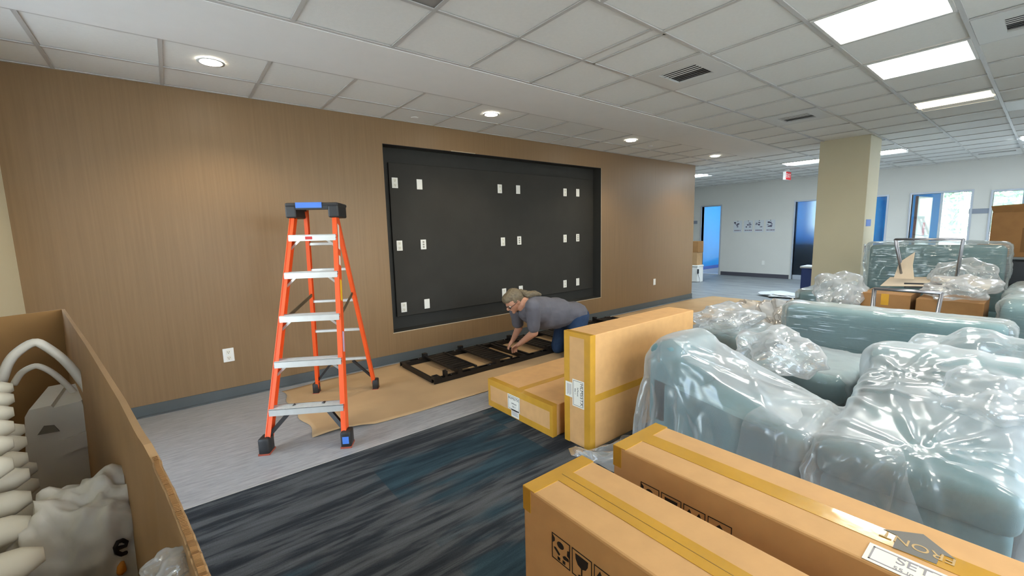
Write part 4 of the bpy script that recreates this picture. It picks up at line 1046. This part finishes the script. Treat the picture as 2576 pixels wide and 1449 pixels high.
# ---- things piled on the tall sofa
def carton(lo, hi, label, mt=CARD2, rz=0, name='carton', tape_axis=None):
    lo, hi = Vector(lo), Vector(hi); c = (lo+hi)/2; h = (hi-lo)/2
    t = thing(name, label, 'carton', (c.x, c.y, lo.z), rz)
    bx('body', (-h.x, -h.y, 0), (h.x, h.y, 2*h.z), mt, t, .005, 2)
    if tape_axis == 'y': bx('tape', (-.03, -h.y-.001, 2*h.z), (.03, h.y+.001, 2*h.z+.001), TAPE, t); bx('tape', (-h.x-.001, -.03, h.z*1.3), (-h.x, .03, 2*h.z), TAPE, t)
    return t
carton((5.52, -3.80, .44), (6.02, -3.42, .76), 'brown carton on the tall sofa seat under the wire frame, nearer the pillar', tape_axis='y')
carton((5.50, -4.28, .44), (6.05, -3.84, .74), 'brown carton on the tall sofa seat half under crumpled plastic')
crumple((5.75, -4.1, .84), (.34, .24, .12), 'plastic_bundle', FILM_C, 'crumpled plastic lying over the brown cartons on the tall sofa', 51, .7)
crumple((5.62, -3.22, .74), (.46, .22, .20), 'plastic_bundle', FILM_C, 'crumpled plastic heaped between the low arm and the brown cartons', 61, .7)
crumple((6.55, -4.05, .86), (.30, .26, .20), 'plastic_bundle', FILM_C, 'crumpled plastic in front of the tall wrapped backrest', 71, .7)
CREAM = mat('cream_board', srgb(206, 190, 166), .7)
def board(pts, label, mt=CREAM, name='cardboard_sheet', cat='cardboard'):
    n = (Vector(pts[1])-Vector(pts[0])).cross(Vector(pts[2])-Vector(pts[0])).normalized()*.006
    return tag(MB().prism(pts, n).build(name, mt), label, cat)
board([(6.15, -3.45, .762), (6.15, -4.0, .80), (6.6, -4.0, .86), (6.6, -3.45, .82)], 'flat cream board lying on the pile on the tall sofa')
pts = [at(2248, 700, x=6.25), at(2262, 660, x=6.25), at(2302, 634, x=6.25), at(2296, 668, x=6.25), at(2300, 702, x=6.25)]
board(pts, 'torn pale card standing upright behind the wire frame')
board([at(2430, 702, x=6.1), at(2498, 708, x=6.1), at(2486, 730, x=6.0), at(2440, 716, x=6.0)], 'small cream card on the pile beside the wrapped arm')
for k, vv in enumerate((713, 722)):
    a = at(2275, vv, x=5.95); b = at(2370-30*k, vv+(1 if k else 2), x=5.95)
    o = tag(MB().bar(a, b, .03, .014).build('metal_bar', DARKG), ['thin dark bar on top of the pile, the upper of two', 'thick dark bar on top of the pile, the lower of two'][k], 'bar')
def sled(name_label, x, y0, y1, zt, zb, dx):
    t = thing('chair_frame', name_label, 'chair frame', (0, 0, 0)); r = .011
    def rounded(pts, k=.03):
        out = []
        for i, p in enumerate(pts):
            p = Vector(p)
            if i in (0, len(pts)-1): out.append(p); continue
            a = (Vector(pts[i-1])-p).normalized()*k; b = (Vector(pts[i+1])-p).normalized()*k
            out += [p+a, p+a*.4+b*.4*0+b*.15, p+b]
        return out
    for y, s in ((y0, 1), (y1, -1)):
        MB().tube(rounded([(x, y, zt), (x+dx*.9, y-s*.04, zb), (x+dx*1.25, y-s*.04, zb), (x+dx*.25, y, zt)]), r, 8).build('side_leg', STEEL, t, True)
    MB().tube(rounded([(x, y0+.001, zt), (x, y1-.001, zt)]), r, 8).build('cross_bar', STEEL, t, True)
    MB().tube(rounded([(x+dx*.25, y0+.001, zt), (x+dx*.25, y1-.001, zt)]), r, 8).build('cross_bar', STEEL, t, True)
sled('upturned grey tube chair frame standing tallest on the pile', 6.02, -3.56, -4.06, 1.285, .90, .26)
sled('grey tube chair frame lying just behind the wrapped sofa back', 5.05, -3.62, -4.06, .865, .012, -.25)

# ---- dark cabinet with cartons by the right edge
K = thing('cabinet', 'dark grey drawer cabinet carrying big brown cartons', 'cabinet', (8.22, -5.3, 0))
bx('body', (.02, 0, 0), (.62, 1.24, .97), DARKG, K, .004); bx('worktop', (-.02, -.02, .97), (.64, 1.27, 1.0), mat('grey_top', srgb(120, 128, 134), .4), K, .004)
for i in range(3):
    d_ = bx('drawer', (0, .02, .05+i*.305), (.02, 1.22, .33+i*.305), mat('drawer_front', srgb(52, 58, 66), .5), K, .003)
    bx('handle', (-.025, .45, .27+i*.305), (0, .78, .285+i*.305), STEEL, d_)
bc = carton((8.24, -5.15, 1.0), (8.78, -4.10, 1.56), 'big brown carton with a raised flap on the dark cabinet')
bx('printed_label', (-.275, -.38, .30), (-.2701, -.18, .40), LABELW, bc); bx('darker_panel', (-.2712, .05, .06), (-.2701, .26, .36), mat('panel_brown', srgb(120, 86, 48), .8), bc)  # pale label and a plain darker rectangle on the carton face
MB().prism([(-.27, -.52, .56), (-.27, .52, .56), (-.31, .54, .64), (-.31, -.54, .70)], (.006, 0, 0)).build('flap', CARD2, bc)
tag(MB().box((8.20, -4.10, 1.0), (8.40, -4.00, 1.16), .004).build('small_carton', CARD2), 'small brown carton tucked beside the big one on the dark cabinet', 'carton')
# ---- far bay odds and ends
t = thing('waste_bin', 'navy blue bin with a pale rim beside the pillar', 'bin', (9.05, -2.02, 0))
MB().box((-.17, -.2, 0), (.17, .2, .69), .02, 2).build('body', BLUEBIN, t); bx('rim', (-.185, -.215, .69), (.185, .215, .725), mat('pale_rim', srgb(190, 200, 214), .5), t, .006)
t = thing('storage_box', 'white box with a cord standing past the end of the wood wall', 'box', (11.1, 1.36, 0))
bx('body', (-.15, -.14, 0), (.15, .2, .42), WHITE, t, .01); bx('lid', (-.16, -.15, .42), (.16, .21, .46), WHITE, t, .008)
bx('adapter', (-.17, -.17, .24), (-.13, -.14, .36), DARKG, t); MB().tube([(-.15, -.155, .24), (-.15, -.19, .12), (-.14, -.20, .02), (-.16, .0, .008), (-.16, .25, .008)], .006, 6).build('cord', DARKG, t, True)
carton((10.98, 1.26, .46), (11.26, 1.56, .80), 'small pale carton stacked on the white box', CARD_W)
carton((10.98, 1.24, .80), (11.26, 1.50, 1.10), 'brown carton topping the stack past the wood wall', CARD2)
# inside the office behind window 2: a door leaf with notice
t = thing('door_leaf', 'pale open office door with a pink notice behind the far window', 'door', (XF+.35, -2.62, 0), math.radians(-8))
bx('leaf', (0, 0, .01), (.9, .04, 2.05), mat('mint_white', srgb(190, 222, 214), .5), t, .003); bx('notice', (.40, -.003, 1.15), (.55, 0, 1.45), mat('pink_notice', srgb(226, 150, 160), .6), t); bx('edge_strip', (-.02, -.005, .01), (.0, .045, 2.06), mat('walnut_edge', srgb(92, 66, 60), .5), t)
t = thing('office_desk', 'white desk below the office window', 'desk', (15.9, -2.2, 0)); bx('top', (-.35, -1.2, .71), (.5, .5, .74), WHITE, t)
for x in (-.3, .45):
    for y in (-1.15, .45): bx('leg', (x-.02, y-.02, 0), (x+.02, y+.02, .71), STEEL, t)
# frosted-door room: dark block added to darken the pane's lower part
tag(MB().box((14.4, -1.25, 0), (15.0, .55, .95), .01).build('dark_block', DARKG), 'dark block added behind the lower part of the frosted glass door', 'cabinet')

# ================================================================== OPEN CARTON IN THE FOREGROUND
ZR = 1.238
def open_carton():
    t = thing('open_carton', 'large open brown carton full of white packing pieces', 'carton', (0, 0, 0))
    rim = [at(155, 778, z=ZR), at(215, 868, z=ZR), at(300, 1010, z=ZR), at(366, 1140, z=ZR), at(415, 1240, z=ZR), at(462, 1360, z=ZR), at(490, 1440, z=ZR)]
    rim.append(rim[-1]+(rim[-1]-rim[-2])*1.0)
    base = [Vector((p.x-.05, p.y, 0)) for p in rim]
    FL = Vector((-.78, -2.74, ZR-.005)); th = .007
    def wall(name, top, bot, nrm, mt_in, mt_out):
        bm = bmesh.new(); n = 10; A_ = []; 
        rows_ = []
        for k in range(n+1):
            f = k/n; rows_.append([bot[i].lerp(top[i], f) for i in range(len(top))])
        for off in (0, 1):
            g = [[bm.verts.new(p+nrm*th*off) for p in r] for r in rows_]; A_.append(g)
            for k in range(n):
                for i in range(len(top)-1): f_ = bm.faces.new([g[k][i], g[k][i+1], g[k+1][i+1], g[k+1][i]]); f_.material_index = off
        for i in range(len(top)-1): f_ = bm.faces.new([A_[0][n][i], A_[0][n][i+1], A_[1][n][i+1], A_[1][n][i]]); f_.material_index = 2
        bmesh.ops.recalc_face_normals(bm, faces=bm.faces)
        me = bpy.data.meshes.new(name); bm.to_mesh(me); bm.free()
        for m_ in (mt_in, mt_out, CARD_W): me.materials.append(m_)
        return new_obj(name, me, None, t)
    # corrugated rim, notch in the middle
    fine = []
    for a, b in zip(rim, rim[1:]):
        for k in range(8): fine.append(a.lerp(b, k/8))
    fine.append(rim[-1]); fb_ = []
    for i, p in enumerate(fine):
        s = i/(len(fine)-1); dz = -.012*math.exp(-((s-.44)/.018)**2); p = p+Vector((.004*math.exp(-((s-.44)/.03)**2), 0, dz+.0007*math.sin(i*2.4)*(s > .5)))
        fine[i] = p; fb_.append(Vector((p.x-.045, p.y, 0)))
    wr_ = wall('side_wall', fine, fb_, Vector((1, .17, 0)).normalized(), CARD_W, CARD)
    # corrugation flutes along the exposed rim
    fz = MB()
    for i in range(2, len(fine)-1):
        a, b = fine[i], fine[i+1]
        if i < 24: continue
        for k in range(5):
            p = a.lerp(b, k/5)+Vector((.0035, 0, .001)); d = (b-a).normalized()
            fz.tube([p-d*.001+Vector((-.002, 0, 0)), p+Vector((.002, 0, .0005))], .0007, 5)
    fz.build('rim_flutes', CARD2, wr_)['kind'] = 'stuff'
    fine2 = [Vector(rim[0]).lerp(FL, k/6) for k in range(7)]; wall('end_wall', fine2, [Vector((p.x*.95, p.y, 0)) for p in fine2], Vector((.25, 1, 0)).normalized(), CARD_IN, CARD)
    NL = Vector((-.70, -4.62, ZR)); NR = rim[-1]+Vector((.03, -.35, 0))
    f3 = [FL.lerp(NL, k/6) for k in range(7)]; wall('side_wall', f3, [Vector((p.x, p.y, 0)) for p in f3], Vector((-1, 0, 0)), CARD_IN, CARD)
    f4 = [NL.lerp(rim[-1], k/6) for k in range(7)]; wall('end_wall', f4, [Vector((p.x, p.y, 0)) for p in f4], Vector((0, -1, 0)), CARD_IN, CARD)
    bx('bottom', (-.70, -4.55, .0), (-.32, -2.72, .012), CARD_IN, t)
    return t
open_carton()
# white moulded combs with rounded fingers
def comb(tips, z, ln, r0, label, zdrop):
    pts = [at(u, v, z=z) for u, v in tips]; t = thing('packing_comb', label, 'packing piece', (0, 0, 0))
    a, b = pts[0], pts[-1]; d = (b-a).normalized(); out = Vector((0, 0, 1)).cross(d); out = -out if out.x < 0 else out
    w0 = a-out*ln-d*.03; w1 = b-out*ln+d*.06
    MB().bar(w0+Vector((0, 0, -zdrop/2)), w1+Vector((0, 0, -zdrop/2)), .03, zdrop+.05).build('spine', FOAM, t)
    for p in pts:
        n = 7; path = [p-out*ln*(1-k/n) for k in range(n+1)]; rad = [r0*(1.25-.55*(k/n)**1.2)*(1 if k < n else .55) for k in range(n+1)]
        MB().tube(path, rad, 14).build('finger', FOAM, t, True)
comb([(34, 974), (36, 1001), (35, 1035), (36, 1071), (34, 1112), (34, 1165)], 1.17, .10, .020, 'white moulded packing comb highest in the open carton', .10)
comb([(63, 1078), (68, 1109), (71, 1150), (75, 1191), (80, 1249), (81, 1312), (112, 1392)], 1.10, .11, .021, 'white moulded packing comb in the middle of the open carton', .12)
comb([(94, 1174), (99, 1215), (118, 1273), (128, 1335), (140, 1410)], 1.02, .10, .021, 'white moulded packing comb lowest in the open carton', .3)
# white carrier box with two strap handles
def carrier():
    yb_ = -3.05; q = [at(62, 1050, y=yb_), at(72, 1032, y=yb_), at(128, 1020, y=yb_), at(134, 1026, y=yb_), at(205, 1008, y=yb_), at(222, 1060, y=yb_), at(262, 1290, y=yb_), at(70, 1330, y=yb_)]
    t = thing('carrier_box', 'white carrier box with two strap handles inside the open carton', 'box', (0, 0, 0))
    MB().prism(q, (0, .22, 0)).build('body', BAGW, t)
    q2 = [at(150, 1110, y=yb_-.01), at(232, 1080, y=yb_-.01), at(240, 1115, y=yb_-.01), at(160, 1145, y=yb_-.01)]
    MB().prism(q2, (0, .008, 0)).build('flap', BAGW, t); MB().prism([at(94, 1095, y=yb_-.004), at(110, 1072, y=yb_-.004), at(136, 1070, y=yb_-.004), at(150, 1085, y=yb_-.004)], (0, .003, 0)).build('hand_hole', mat('hole_shadow', srgb(120, 112, 98), .8), t)
    def strap(px, yy, w_):
        P = [at(u, v, y=yy) for u, v in px]; Q = []
        for a, b, c_, d_ in zip([P[0]]+P, P, P[1:], P[2:]+[P[-1]]):
            for k in range(4): f = k/4; Q.append(.5*((2*b)+(c_-a)*f+(2*a-5*b+4*c_-d_)*f*f+(3*b-a-3*c_+d_)*f**3))
        MB().tube(Q+[P[-1]], w_*.62, 8).build('handle', BAGW, t, True)
    strap([(4, 960), (20, 915), (45, 885), (85, 862), (115, 872), (160, 905), (195, 945), (222, 985), (238, 1040), (255, 1130), (280, 1260)], yb_-.03, .016)
    strap([(34, 968), (52, 940), (78, 924), (100, 922), (135, 940), (175, 975), (210, 1010)], yb_+.12, .012)
carrier()
def white_bag():
    c = at(246, 1388, y=-3.78); t = thing('carrier_bag', 'crumpled white carrier bag printed with a letter e in the open carton', 'bag', c)
    bm = bmesh.new(); bmesh.ops.create_icosphere(bm, subdivisions=5, radius=1)
    for v in bm.verts:
        n = v.co.normalized(); d = 1+.6*(.5*noise.noise(n*1.9+Vector((4, 0, 0)))+.34*(ridged(n*1.6+Vector((2, 7, 0)), 3)-.8))
        v.co = Vector((min(n.x*.078*d, .050), n.y*.05*d, n.z*.105*d))
    me = bpy.data.meshes.new('bag'); bm.to_mesh(me); 
    from mathutils.bvhtree import BVHTree
    bv = BVHTree.FromBMesh(bm); bm.free()
    for p in me.polygons: p.use_smooth = True
    o = new_obj('bag_body', me, BAGW, t)
    def onbag(u, v):
        tgt = at(u, v, y=-3.78); dr = (tgt-Vector(CAM)).normalized(); hit = bv.ray_cast(Vector(CAM)-c, dr)
        return (hit[0] if hit[0] else tgt-c)-dr*.003
    # letter e and an orange flame mark printed on the bag
    e_ = [(u-28, v+4) for u, v in ((318, 1378), (345, 1368), (346, 1360), (336, 1355), (324, 1360), (318, 1372), (322, 1386), (334, 1391), (346, 1386))]
    MB().tube([onbag(u, v) for u, v in e_], .0028, 6).build('letter_e', INK, o, True)
    MB().tube([onbag(u, v) for u, v in ((308, 1412), (305, 1424), (306, 1436), (302, 1446))], [.002, .005, .006, .003], 6).build('flame_print', mat('orange_print', srgb(214, 132, 40), .6), o, True)
white_bag()
c = at(432, 1440, z=ZR-.02); crumple(c, (.018, .022, .012), 'plastic_scrap', FILM_C, 'scrap of clear crinkled film caught on the open carton rim', 81, .8, 5)

# ================================================================== OUTSIDE
g = MB().box((-60, -90, -.5), (120, 90, -.15)); struct('ground', g.mesh(), mat('outside_ground', srgb(205, 206, 198), .9, var=.06, vscale=.4))
LEAF = mat('leaves', srgb(172, 194, 170), .6, var=.3, vscale=1.5); BARK = mat('bark', srgb(96, 80, 64), .9, var=.2)
def tree(x, y, h, r, seed, label):
    t = thing('tree', label, 'tree', (x, y, -.15)); rs = random.Random(seed)
    MB().tube([(0, 0, 0), (.1, .05, h*.3), (0, .1, h*.62)], [.22, .16, .08], 10).build('trunk', BARK, t, True)
    vs_, fs = [], []
    for i in range(5200):
        a = rs.uniform(0, 6.283); zz = rs.uniform(-1, 1); k = rs.uniform(.55, 1)**.5; q = math.sqrt(1-zz*zz)*k
        lump = 1+.28*noise.noise(Vector((math.cos(a)*2, math.sin(a)*2, zz*2+seed)))
        p = Vector((q*math.cos(a)*r*lump, q*math.sin(a)*r*lump, h*.58+zz*k*h*.42*lump)); s = rs.uniform(.10, .2)
        u_ = Vector((rs.gauss(0, 1), rs.gauss(0, 1), rs.gauss(0, 1))).normalized(); w_ = u_.orthogonal().normalized(); n = len(vs_)
        vs_ += [p-u_*s, p+w_*s*.5, p+u_*s, p-w_*s*.5]; fs.append((n, n+1, n+2, n+3))
    me = bpy.data.meshes.new('crown'); me.from_pydata(vs_, [], fs); o = new_obj('crown', me, LEAF, t); o['kind'] = 'stuff'
tree(27, -2.6, 7.5, 3.0, 1, 'leafy tree outside the far windows behind the open office door')
tree(30, -10.5, 8.5, 3.4, 2, 'leafy tree outside the far window over the brown cartons')
tree(31, 4.0, 8.0, 3.2, 3, 'leafy tree outside the blue office')

bpy.data.scenes.remove(TMP)
